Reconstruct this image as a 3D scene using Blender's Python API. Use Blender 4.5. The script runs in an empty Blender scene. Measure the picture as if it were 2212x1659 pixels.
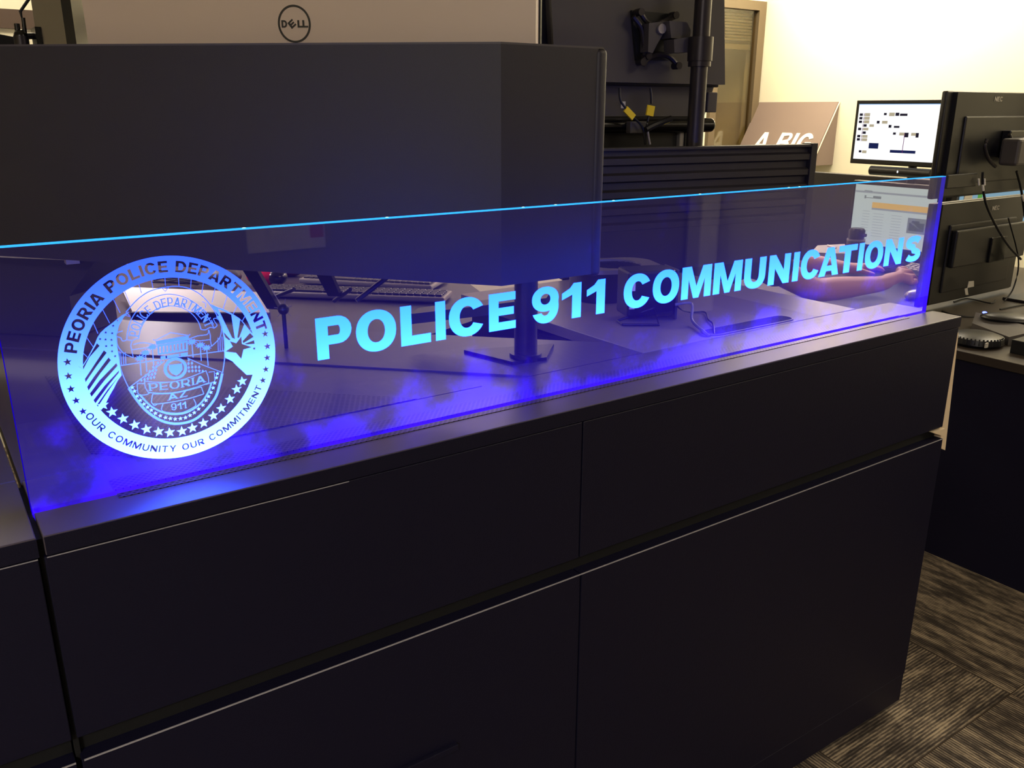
import bpy, bmesh, math, random
import numpy as np
from mathutils import Vector, Matrix
from mathutils.geometry import tessellate_polygon
R = math.radians
random.seed(7)
scn = bpy.context.scene
COL = scn.collection

# ------------------------------------------------------------------ camera
CF, CPITCH, CROLL, CYAW = 1862.9, 0.3088, 0.0014, 0.6057
CAMZ = 1.5
_fw = np.array([math.sin(CYAW)*math.cos(CPITCH), math.cos(CYAW)*math.cos(CPITCH), -math.sin(CPITCH)])
_r = np.array([math.cos(CYAW), -math.sin(CYAW), 0.0]); _u = np.cross(_r, _fw)
_r, _u = _r*math.cos(CROLL)+_u*math.sin(CROLL), -_r*math.sin(CROLL)+_u*math.cos(CROLL)
cam = bpy.data.cameras.new('camera'); camo = bpy.data.objects.new('camera', cam); COL.objects.link(camo)
cam.sensor_width = 36.0; cam.lens = CF/2212*36.0; cam.clip_start = 0.05; cam.clip_end = 60
m = Matrix.Identity(4)
for i in range(3):
    m[i][0] = _r[i]; m[i][1] = _u[i]; m[i][2] = -_fw[i]
m[2][3] = CAMZ
camo.matrix_world = m
scn.camera = camo
_C = np.array([0, 0, CAMZ])
# surveying helpers: where a sight line meets a known plane of the room
def _ray(px, py): return _fw + _r*(px-1106)/CF - _u*(py-829.5)/CF
def pz(px, py, z): d = _ray(px, py); return Vector(_C + d*(z-CAMZ)/d[2])
def pyy(px, py, y): d = _ray(px, py); return Vector(_C + d*(y/d[1]))
def pxx(px, py, x): d = _ray(px, py); return Vector(_C + d*(x/d[0]))
def ppl(px, py, A, n):
    d = _ray(px, py); n = np.array(n, float); return Vector(_C + d*((np.array(A, float)-_C) @ n)/(d @ n))

# ------------------------------------------------------------------ world, exposure
scn.view_settings.view_transform = 'Standard'; scn.view_settings.look = 'None'
scn.view_settings.gamma = 1; scn.view_settings.use_curve_mapping = False
scn.view_settings.exposure = 0.0
w = bpy.data.worlds.new('world'); scn.world = w; w.use_nodes = True
w.node_tree.nodes['Background'].inputs[0].default_value = (0.8, 0.78, 0.8, 1)
w.node_tree.nodes['Background'].inputs[1].default_value = 0.03

def lin(h):
    h = h.lstrip('#'); o = []
    for i in (0, 2, 4):
        c = int(h[i:i+2], 16)/255; o.append(c/12.92 if c <= .04045 else ((c+.055)/1.055)**2.4)
    return (*o, 1)
WARM = (1.0, 0.88, 0.67)
def area(name, loc, sx, sy, power, rot=(0, 0, 0), col=WARM, spread=180):
    l = bpy.data.lights.new(name, 'AREA'); l.shape = 'RECTANGLE'; l.size = sx; l.size_y = sy
    l.energy = power; l.color = col; l.spread = R(spread)
    o = bpy.data.objects.new(name, l); COL.objects.link(o); o.location = loc; o.rotation_euler = rot
    return o
ZC = 2.75      # ceiling height
# the room's recessed ceiling lamps, plus an added entry-side fill: x, y, size x, size y, watts
COOL = (0.97, 0.90, 0.86)
LAMPS = [(4.75, 3.4, 0.4, 1.3, 62, 'back right', WARM), (4.8, 1.5, 0.4, 1.3, 42, 'right', WARM), (2.7, 3.7, 1.2, 0.5, 9, 'back middle', WARM),
         (0.3, 3.9, 1.2, 0.5, 15, 'back left', WARM), (2.4, -0.4, 0.6, 1.2, 7, 'aisle', WARM), (4.4, -1.6, 0.6, 1.2, 11, 'far aisle', WARM), (-1.8, -1.6, 0.6, 1.2, 85, 'entry side (added fill)', COOL)]
for x, y, sx, sy, p, nm, c_ in LAMPS:
    area('lamp_light', (x, y, ZC-0.045), sx-.06, sy-.06, p, col=c_)

# ------------------------------------------------------------------ materials
def mat(name, col, rough=.5, metal=0, spec=.5, emit=None, estr=0, noise=None, bump=None, coat=0):
    m = bpy.data.materials.new(name); m.use_nodes = True; nt = m.node_tree; b = nt.nodes['Principled BSDF']
    c = lin(col) if isinstance(col, str) else col
    b.inputs['Base Color'].default_value = c; b.inputs['Roughness'].default_value = rough
    b.inputs['Metallic'].default_value = metal; b.inputs['Specular IOR Level'].default_value = spec
    b.inputs['Coat Weight'].default_value = coat
    if emit:
        b.inputs['Emission Color'].default_value = lin(emit) if isinstance(emit, str) else emit
        b.inputs['Emission Strength'].default_value = estr
    tc = nt.nodes.new('ShaderNodeTexCoord')
    if noise:
        sc, amt = noise
        n = nt.nodes.new('ShaderNodeTexNoise'); n.inputs['Scale'].default_value = sc; n.inputs['Detail'].default_value = 4
        nt.links.new(tc.outputs['Object'], n.inputs['Vector'])
        mp = nt.nodes.new('ShaderNodeMapRange'); mp.inputs[3].default_value = 1-amt; mp.inputs[4].default_value = 1+amt
        nt.links.new(n.outputs['Fac'], mp.inputs[0])
        mx = nt.nodes.new('ShaderNodeVectorMath'); mx.operation = 'SCALE'; mx.inputs[0].default_value = c[:3]
        nt.links.new(mp.outputs[0], mx.inputs['Scale']); nt.links.new(mx.outputs[0], b.inputs['Base Color'])
    if bump:
        n = nt.nodes.new('ShaderNodeTexNoise'); n.inputs['Scale'].default_value = bump[0]; n.inputs['Detail'].default_value = 3
        nt.links.new(tc.outputs['Object'], n.inputs['Vector'])
        bp = nt.nodes.new('ShaderNodeBump'); bp.inputs['Strength'].default_value = bump[1]; bp.inputs['Distance'].default_value = .002
        nt.links.new(n.outputs['Fac'], bp.inputs['Height']); nt.links.new(bp.outputs[0], b.inputs['Normal'])
    return m
def emis(name, col, s):
    m = bpy.data.materials.new(name); m.use_nodes = True; nt = m.node_tree
    nt.nodes.remove(nt.nodes['Principled BSDF']); e = nt.nodes.new('ShaderNodeEmission')
    e.inputs[0].default_value = lin(col) if isinstance(col, str) else col; e.inputs[1].default_value = s
    nt.links.new(e.outputs[0], nt.nodes['Material Output'].inputs[0]); return m
M = {}
M['front'] = mat('charcoal_panel', '#131228', .45, bump=(600, .25), spec=.3)
M['edge_highlight'] = mat('panel_highlight', '#a9a6ac', .3)
M['void'] = mat('black_recess', '#060608', .8)
M['laminate'] = mat('taupe_laminate', '#524a52', .36, noise=(900, .10), spec=.5)
M['laminate2'] = mat('sand_laminate', '#857b7c', .38, noise=(900, .06))
M['laminate3'] = mat('dark_taupe_laminate', '#453e46', .36, noise=(900, .08))
M['desk2'] = mat('desk_laminate', '#372f29', .4, noise=(700, .12))
M['shroud'] = mat('shroud_black', '#242128', .5, bump=(900, .15))
M['blackp'] = mat('black_plastic', '#17171a', .38)
M['blackg'] = mat('gloss_black', '#0a0a0c', .2)
M['greyp'] = mat('grey_plastic', '#4a4645', .5)
M['metal'] = mat('dark_metal', '#3a3638', .35, metal=.6)
M['silver'] = mat('silver_plastic', '#a9a5a4', .28, metal=.5)
M['taupeback'] = mat('silver_back', '#dcc8b8', .45, metal=0)
M['logo'] = mat('dark_logo', '#2a2620', .5)
M['nec'] = mat('grey_logo', '#b9b4aa', .5)
M['wall'] = mat('cream_paint', '#efe9cf', .85, bump=(300, .2))
M['wallf'] = mat('taupe_paint', '#6e6763', .85, bump=(300, .2))
M['ceil'] = mat('ceiling_tile', '#d8d2c0', .9, bump=(200, .5))
M['brown'] = mat('brown_band', '#54443a', .6)
M['frame'] = mat('beige_metal', '#63553f', .5)
M['mustard'] = mat('mustard_wall', '#b69a58', .8)
M['blind'] = mat('blind_slat', '#57513e', .6)
M['olive'] = mat('olive_grey_plastic', '#8f8672', .5)
M['white'] = mat('white_plastic', '#e9e6e0', .4)
M['cream_trim'] = mat('cream_board', '#e8d3b4', .6)
M['yellow'] = mat('yellow_tag', '#ffdf2a', .5)
M['red'] = mat('gloss_red', '#c3102a', .12, coat=.5)
M['maroon'] = mat('gloss_maroon', '#56102e', .15, coat=.5)
M['paper'] = mat('paper', '#e6e2dc', .7)
M['skin'] = mat('skin', '#c98f74', .5)
M['cloth'] = mat('navy_cloth', '#15172a', .9, bump=(400, .5))
M['hair'] = mat('dark_hair', '#2b1f18', .7)
M['sign'] = mat('taupe_sign', '#7c6b62', .55)
M['signw'] = mat('white_letter', '#fbf6ea', .5)
M['cable'] = mat('black_cable', '#101014', .5)
M['gcable'] = mat('grey_cable', '#8b8798', .4)
M['blueled'] = emis('blue_led', (.12, .16, 1, 1), 5)
M['lampglow'] = emis('lamp_diffuser', (1, .82, .56, 1), 6)

# ceiling grid, carpet, perforated steel
def carpet():
    m = bpy.data.materials.new('carpet_tile'); m.use_nodes = True; nt = m.node_tree; N = nt.nodes; L = nt.links
    b = N['Principled BSDF']; b.inputs['Roughness'].default_value = .95; b.inputs['Specular IOR Level'].default_value = .1
    tc = N.new('ShaderNodeTexCoord'); sp = N.new('ShaderNodeSeparateXYZ'); L.new(tc.outputs['Object'], sp.inputs[0])
    def math_(op, a, b_=None, c=None):
        n = N.new('ShaderNodeMath'); n.operation = op
        for i, v in enumerate((a, b_, c)):
            if v is None: continue
            if isinstance(v, (int, float)): n.inputs[i].default_value = v
            else: L.new(v, n.inputs[i])
        return n.outputs[0]
    T = .61
    tx = math_('DIVIDE', math_('ADD', sp.outputs[0], 6.1-2.222+.61), T); ty = math_('DIVIDE', math_('ADD', sp.outputs[1], 6.1-.846), T)
    fx = math_('FLOOR', tx); fy = math_('FLOOR', ty)
    par = math_('MODULO', math_('ADD', fx, fy), 2)
    # long coordinate and cross coordinate swap with tile parity
    def mix(a, c, f):
        n = N.new('ShaderNodeMix'); n.data_type = 'FLOAT'; L.new(f, n.inputs[0]); L.new(a, n.inputs[2]); L.new(c, n.inputs[3]); return n.outputs[0]
    along = mix(sp.outputs[0], sp.outputs[1], par); cross = mix(sp.outputs[1], sp.outputs[0], par)
    cb = N.new('ShaderNodeCombineXYZ')
    L.new(math_('MULTIPLY', along, 45), cb.inputs[0]); L.new(math_('MULTIPLY', cross, 150), cb.inputs[1])
    L.new(math_('ADD', math_('MULTIPLY', fx, 7.3), math_('MULTIPLY', fy, 3.1)), cb.inputs[2])
    n1 = N.new('ShaderNodeTexNoise'); n1.inputs['Scale'].default_value = 1; n1.inputs['Detail'].default_value = 2; L.new(cb.outputs[0], n1.inputs['Vector'])
    n2 = N.new('ShaderNodeTexNoise'); n2.inputs['Scale'].default_value = 1; n2.inputs['Detail'].default_value = 2
    cb2 = N.new('ShaderNodeCombineXYZ'); L.new(math_('MULTIPLY', along, 7), cb2.inputs[0]); L.new(math_('MULTIPLY', cross, 38), cb2.inputs[1])
    L.new(math_('ADD', math_('MULTIPLY', fx, 5.3), math_('MULTIPLY', fy, 9.1)), cb2.inputs[2]); L.new(cb2.outputs[0], n2.inputs['Vector'])
    n3 = N.new('ShaderNodeTexNoise'); n3.inputs['Scale'].default_value = 420; L.new(tc.outputs['Object'], n3.inputs['Vector'])
    rib = math_('SINE', math_('MULTIPLY', cross, 2*math.pi/.0085))
    v = math_('ADD', math_('MULTIPLY', n1.outputs['Fac'], .42), math_('MULTIPLY', n2.outputs['Fac'], .85))
    v = math_('ADD', v, math_('MULTIPLY', rib, .12)); v = math_('ADD', v, math_('MULTIPLY', n3.outputs['Fac'], .16))
    cr = N.new('ShaderNodeValToRGB'); cr.color_ramp.elements[0].position = .50; cr.color_ramp.elements[0].color = lin('#332e2b')
    cr.color_ramp.elements[1].position = .95; cr.color_ramp.elements[1].color = lin('#a89880')
    e = cr.color_ramp.elements.new(.72); e.color = lin('#5c534a')
    L.new(v, cr.inputs[0])
    # tile seams
    sx = math_('ABSOLUTE', math_('SUBTRACT', math_('FRACT', tx), .5)); sy = math_('ABSOLUTE', math_('SUBTRACT', math_('FRACT', ty), .5))
    seam = math_('GREATER_THAN', math_('MAXIMUM', sx, sy), .4975)
    mx = N.new('ShaderNodeMix'); mx.data_type = 'RGBA'; L.new(seam, mx.inputs[0]); L.new(cr.outputs[0], mx.inputs[6]); mx.inputs[7].default_value = lin('#3f352b')
    L.new(mx.outputs[2], b.inputs['Base Color'])
    bp = N.new('ShaderNodeBump'); bp.inputs['Strength'].default_value = .6; bp.inputs['Distance'].default_value = .003
    L.new(v, bp.inputs['Height']); L.new(bp.outputs[0], b.inputs['Normal'])
    return m
M['carpet'] = carpet()
def perforated(name, base, hole, pitch, rot=0):
    m = bpy.data.materials.new(name); m.use_nodes = True; nt = m.node_tree; N = nt.nodes; L = nt.links
    b = N['Principled BSDF']; b.inputs['Roughness'].default_value = .35; b.inputs['Metallic'].default_value = .5
    tc = N.new('ShaderNodeTexCoord'); mp = N.new('ShaderNodeMapping'); L.new(tc.outputs['Object'], mp.inputs[0])
    mp.inputs['Rotation'].default_value[2] = rot; s = 1/pitch
    mp.inputs['Scale'].default_value = (s*.62, s, 0)
    sp = N.new('ShaderNodeSeparateXYZ'); L.new(mp.outputs[0], sp.inputs[0])
    def ma(op, a, c=None):
        n = N.new('ShaderNodeMath'); n.operation = op
        for i, v in enumerate((a, c)):
            if v is None: continue
            if isinstance(v, (int, float)): n.inputs[i].default_value = v
            else: L.new(v, n.inputs[i])
        return n.outputs[0]
    row = ma('FLOOR', sp.outputs[1]); off = ma('MULTIPLY', ma('MODULO', ma('ABSOLUTE', row), 2), .5)
    fx = ma('SUBTRACT', ma('FRACT', ma('ADD', sp.outputs[0], off)), .5); fy = ma('SUBTRACT', ma('FRACT', sp.outputs[1]), .5)
    d = ma('ADD', ma('ABSOLUTE', fx), ma('ABSOLUTE', fy)); hl = ma('LESS_THAN', d, .40)
    mx = N.new('ShaderNodeMix'); mx.data_type = 'RGBA'; L.new(hl, mx.inputs[0]); mx.inputs[6].default_value = lin(base); mx.inputs[7].default_value = lin(hole)
    L.new(mx.outputs[2], b.inputs['Base Color'])
    return m
M['perf'] = perforated('perforated_vent', '#62595f', '#050508', .0052)
M['perf2'] = perforated('perforated_shelf', '#58515a', '#08080b', .006, R(45))

# acrylic: clear pane with mirror-like faces and faint smears and haze, their scattered LED light painted as emission
ACZ0, ACZ1 = 1.0548, 1.3599
def height_falloff(nt, z0, z1, lo, hi, power=1.0):
    N, L = nt.nodes, nt.links
    g = N.new('ShaderNodeNewGeometry'); sp = N.new('ShaderNodeSeparateXYZ'); L.new(g.outputs['Position'], sp.inputs[0])
    mr = N.new('ShaderNodeMapRange'); mr.inputs[1].default_value = z0; mr.inputs[2].default_value = z1
    mr.inputs[3].default_value = 1; mr.inputs[4].default_value = 0; L.new(sp.outputs[2], mr.inputs[0])
    pw = N.new('ShaderNodeMath'); pw.operation = 'POWER'; L.new(mr.outputs[0], pw.inputs[0]); pw.inputs[1].default_value = power
    m2 = N.new('ShaderNodeMapRange'); m2.inputs[3].default_value = lo; m2.inputs[4].default_value = hi; L.new(pw.outputs[0], m2.inputs[0])
    return m2.outputs[0]
def acrylic():
    m = bpy.data.materials.new('clear_acrylic'); m.use_nodes = True; nt = m.node_tree; N = nt.nodes; L = nt.links
    N.remove(N['Principled BSDF']); out = N['Material Output']
    g = N.new('ShaderNodeNewGeometry')
    io = N.new('ShaderNodeMapRange'); io.inputs[3].default_value = 1.49; io.inputs[4].default_value = 1/1.49; L.new(g.outputs['Backfacing'], io.inputs[0])
    fr = N.new('ShaderNodeFresnel'); L.new(io.outputs[0], fr.inputs[0])
    tr = N.new('ShaderNodeBsdfTransparent'); tr.inputs[0].default_value = (.89, .86, .97, 1)
    gl = N.new('ShaderNodeBsdfGlossy'); gl.inputs['Roughness'].default_value = .0
    mx = N.new('ShaderNodeMixShader'); L.new(fr.outputs[0], mx.inputs[0]); L.new(tr.outputs[0], mx.inputs[1]); L.new(gl.outputs[0], mx.inputs[2])
    # smears and an overall blue haze, glowing by emission
    tc = N.new('ShaderNodeTexCoord')
    n1 = N.new('ShaderNodeTexNoise'); n1.inputs['Scale'].default_value = 9; n1.inputs['Detail'].default_value = 6; n1.inputs['Roughness'].default_value = .62
    L.new(tc.outputs['Object'], n1.inputs['Vector'])
    n2 = N.new('ShaderNodeTexNoise'); n2.inputs['Scale'].default_value = 1.6; n2.inputs['Detail'].default_value = 2; L.new(tc.outputs['Object'], n2.inputs['Vector'])
    f = height_falloff(nt, 1.055, 1.36, 0.0, 1.0, 3.0)
    a1 = N.new('ShaderNodeMath'); a1.operation = 'MULTIPLY_ADD'; L.new(f, a1.inputs[0]); a1.inputs[1].default_value = .24; L.new(n1.outputs['Fac'], a1.inputs[2])
    a2 = N.new('ShaderNodeMath'); a2.operation = 'MULTIPLY_ADD'; L.new(n2.outputs['Fac'], a2.inputs[0]); a2.inputs[1].default_value = .5; L.new(a1.outputs[0], a2.inputs[2])
    mr = N.new('ShaderNodeMapRange'); mr.interpolation_type = 'SMOOTHSTEP'; mr.inputs[1].default_value = .84; mr.inputs[2].default_value = 1.03
    mr.inputs[3].default_value = 0; mr.inputs[4].default_value = 1; L.new(a2.outputs[0], mr.inputs[0])
    f2 = height_falloff(nt, 1.055, 1.36, .10, 1.0, 1.5)
    st = N.new('ShaderNodeMath'); st.operation = 'MULTIPLY'; L.new(mr.outputs[0], st.inputs[0]); L.new(f2, st.inputs[1])
    s2 = N.new('ShaderNodeMath'); s2.operation = 'MULTIPLY_ADD'; L.new(st.outputs[0], s2.inputs[0]); s2.inputs[1].default_value = .6
    s3 = N.new('ShaderNodeMath'); s3.operation = 'MULTIPLY'; L.new(f2, s3.inputs[0]); s3.inputs[1].default_value = .12; L.new(s3.outputs[0], s2.inputs[2])
    em = N.new('ShaderNodeEmission'); em.inputs[0].default_value = (.03, .0, 1, 1); L.new(s2.outputs[0], em.inputs[1])
    ad = N.new('ShaderNodeAddShader'); L.new(mx.outputs[0], ad.inputs[0]); L.new(em.outputs[0], ad.inputs[1])
    L.new(ad.outputs[0], out.inputs[0])
    return m
M['acrylic'] = acrylic()
def etched(name, lo, hi, power, z0=1.083, z1=1.334, tint=(.03, .088, 1, 1)):
    m = bpy.data.materials.new(name); m.use_nodes = True; nt = m.node_tree; N = nt.nodes; L = nt.links
    N.remove(N['Principled BSDF'])
    em = N.new('ShaderNodeEmission'); em.inputs[0].default_value = tint
    L.new(height_falloff(nt, z0, z1, lo, hi, power), em.inputs[1]); L.new(em.outputs[0], N['Material Output'].inputs[0])
    return m
M['etch'] = etched('etched_acrylic', 3.0, 50, 2.1, tint=(.028, .092, 1, 1))
M['etchtext'] = etched('etched_letter', 9.5, 17, 1.3, 1.175, 1.237, (.013, .095, 1, 1))
M['etchline'] = etched('etched_line', 3.5, 18, 1.6)
M['edge'] = emis('lit_acrylic_edge', (.03, .35, 1, 1), 1.7)
M['edgeside'] = emis('lit_acrylic_side', (.012, .0, .75, 1), .6)
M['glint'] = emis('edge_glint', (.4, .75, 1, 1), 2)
M['strip'] = emis('blue_led_strip', (.01, .0, 1, 1), .25)

# ------------------------------------------------------------------ mesh helpers
def root_loc(p):
    while p is not None and p.parent is not None: p = p.parent
    return p.location.copy() if p is not None else Vector((0, 0, 0))
class MB:
    def __init__(s, M_=None): s.bm = bmesh.new(); s.M = M_ or Matrix.Identity(4)
    def _add(s, tmp, Mx=None):
        mm = s.M @ (Mx or Matrix.Identity(4))
        vs = [s.bm.verts.new(mm @ v.co) for v in tmp.verts]; tmp.verts.index_update()
        for f in tmp.faces:
            try: s.bm.faces.new([vs[v.index] for v in f.verts])
            except ValueError: pass
        tmp.free()
    def box(s, x0, x1, y0, y1, z0, z1, bev=0, seg=2, Mx=None):
        t = bmesh.new(); bmesh.ops.create_cube(t, size=1)
        for v in t.verts:
            v.co = Vector(((x0+x1)/2+v.co.x*(x1-x0), (y0+y1)/2+v.co.y*(y1-y0), (z0+z1)/2+v.co.z*(z1-z0)))
        if bev: bmesh.ops.bevel(t, geom=t.edges[:], offset=bev, segments=seg, affect='EDGES', profile=.5)
        s._add(t, Mx); return s
    def cyl(s, p0, p1, r0, r1=None, n=20, cap=True):
        r1 = r0 if r1 is None else r1; p0 = Vector(p0); p1 = Vector(p1); d = p1-p0
        t = bmesh.new(); bmesh.ops.create_cone(t, cap_ends=cap, segments=n, radius1=r0, radius2=r1, depth=d.length)
        q = Vector((0, 0, 1)).rotation_difference(d.normalized()).to_matrix().to_4x4()
        s._add(t, Matrix.Translation((p0+p1)/2) @ q); return s
    def sph(s, c, r, n=20, rot=None):
        t = bmesh.new(); bmesh.ops.create_uvsphere(t, u_segments=n, v_segments=max(8, n//2), radius=1)
        r = (r, r, r) if isinstance(r, (int, float)) else r
        s._add(t, Matrix.Translation(c) @ (rot or Matrix.Identity(4)) @ Matrix.Diagonal((*r, 1))); return s
    def prism(s, pts, vec):
        vec = Vector(vec); a = [s.bm.verts.new(s.M @ Vector(p)) for p in pts]; b = [s.bm.verts.new(s.M @ (Vector(p)+vec)) for p in pts]
        s.bm.faces.new(a); s.bm.faces.new(list(reversed(b))); n = len(pts)
        for i in range(n): s.bm.faces.new([a[i], b[i], b[(i+1) % n], a[(i+1) % n]])
        return s
    def tube(s, pts, r, n=8):
        pts = [Vector(p) for p in pts]; rings = []
        for i, p in enumerate(pts):
            t = (pts[min(i+1, len(pts)-1)]-pts[max(i-1, 0)]).normalized()
            a = t.cross(Vector((0, 0, 1)));  a = a if a.length > .1 else t.cross(Vector((1, 0, 0))); a.normalize(); b = t.cross(a)
            rr = r[i] if isinstance(r, (list, tuple)) else r
            rings.append([s.bm.verts.new(s.M @ (p+a*math.cos(2*math.pi*k/n)*rr+b*math.sin(2*math.pi*k/n)*rr)) for k in range(n)])
        for A, B in zip(rings, rings[1:]):
            for k in range(n): s.bm.faces.new([A[k], A[(k+1) % n], B[(k+1) % n], B[k]])
        s.bm.faces.new(list(reversed(rings[0]))); s.bm.faces.new(rings[-1]); return s
    def lathe(s, prof, c=(0, 0, 0), n=28):
        c = Vector(c); rings = []
        for r, z in prof:
            rings.append([s.bm.verts.new(s.M @ (c+Vector((math.cos(2*math.pi*k/n)*r, math.sin(2*math.pi*k/n)*r, z)))) for k in range(n)])
        for A, B in zip(rings, rings[1:]):
            for k in range(n): s.bm.faces.new([A[k], A[(k+1) % n], B[(k+1) % n], B[k]])
        s.bm.faces.new(list(reversed(rings[0]))); s.bm.faces.new(rings[-1]); return s
    def poly(s, comps, f, depth):
        """2-D contours (with holes) mapped by f(u, v, w) and given a thickness"""
        for conts in comps:
            flat = [p for c in conts for p in c]
            tris = tessellate_polygon([[Vector((p[0], p[1], 0)) for p in c] for c in conts])
            A = [s.bm.verts.new(s.M @ f(p[0], p[1], 0)) for p in flat]; B = [s.bm.verts.new(s.M @ f(p[0], p[1], depth)) for p in flat]
            for t in tris:
                for V, o in ((A, 1), (B, -1)):
                    try: s.bm.faces.new([V[i] for i in t][::o])
                    except ValueError: pass
            k = 0
            for c in conts:
                n = len(c)
                for i in range(n):
                    a, b = k+i, k+(i+1) % n
                    try: s.bm.faces.new([A[a], A[b], B[b], B[a]])
                    except ValueError: pass
                k += n
        return s
    def build(s, name, mt, parent=None, smooth=False, label=None, normals=True):
        if normals: bmesh.ops.recalc_face_normals(s.bm, faces=s.bm.faces)
        rl = root_loc(parent)
        if rl.length: bmesh.ops.translate(s.bm, vec=-rl, verts=s.bm.verts)
        me = bpy.data.meshes.new(name); s.bm.to_mesh(me); s.bm.free()
        if isinstance(mt, str): mt = M[mt]
        me.materials.append(mt)
        if smooth:
            for p in me.polygons: p.use_smooth = True
            try: me.set_sharp_from_angle(angle=R(40))
            except Exception: pass
        o = bpy.data.objects.new(name, me); COL.objects.link(o)
        if parent is not None: o.parent = parent
        if label: o['label'] = label
        return o
def thing(name, label, cat, loc=(0, 0, 0), group=None):
    o = bpy.data.objects.new(name, None); COL.objects.link(o); o.location = loc; o.empty_display_size = .05
    o['label'] = label; o['category'] = cat
    if group: o['group'] = group
    bpy.context.view_layer.update(); return o
def tag(o, label, cat, group=None):
    o['label'] = label; o['category'] = cat
    if group: o['group'] = group
    return o
def struct(o): o['kind'] = 'structure'; return o
def dup(root, dloc, label=None):
    r_ = root.copy(); COL.objects.link(r_); r_.location = root.location+Vector(dloc)
    if label: r_['label'] = label
    for ch in list(root.children):
        c = ch.copy(); COL.objects.link(c); c.parent = r_
        for g in ch.children:
            d = g.copy(); COL.objects.link(d); d.parent = c
    return r_
def frame(o, xdir, tilt=0):
    """local frame: x along xdir (horizontal), y = depth away, z up; tilt leans about x"""
    x = Vector(xdir).normalized(); z = Vector((0, 0, 1)); y = z.cross(x)
    m_ = Matrix.Identity(4)
    for i in range(3): m_[i][0] = x[i]; m_[i][1] = y[i]; m_[i][2] = z[i]; m_[i][3] = o[i]
    return m_ @ Matrix.Rotation(tilt, 4, 'X')

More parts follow.
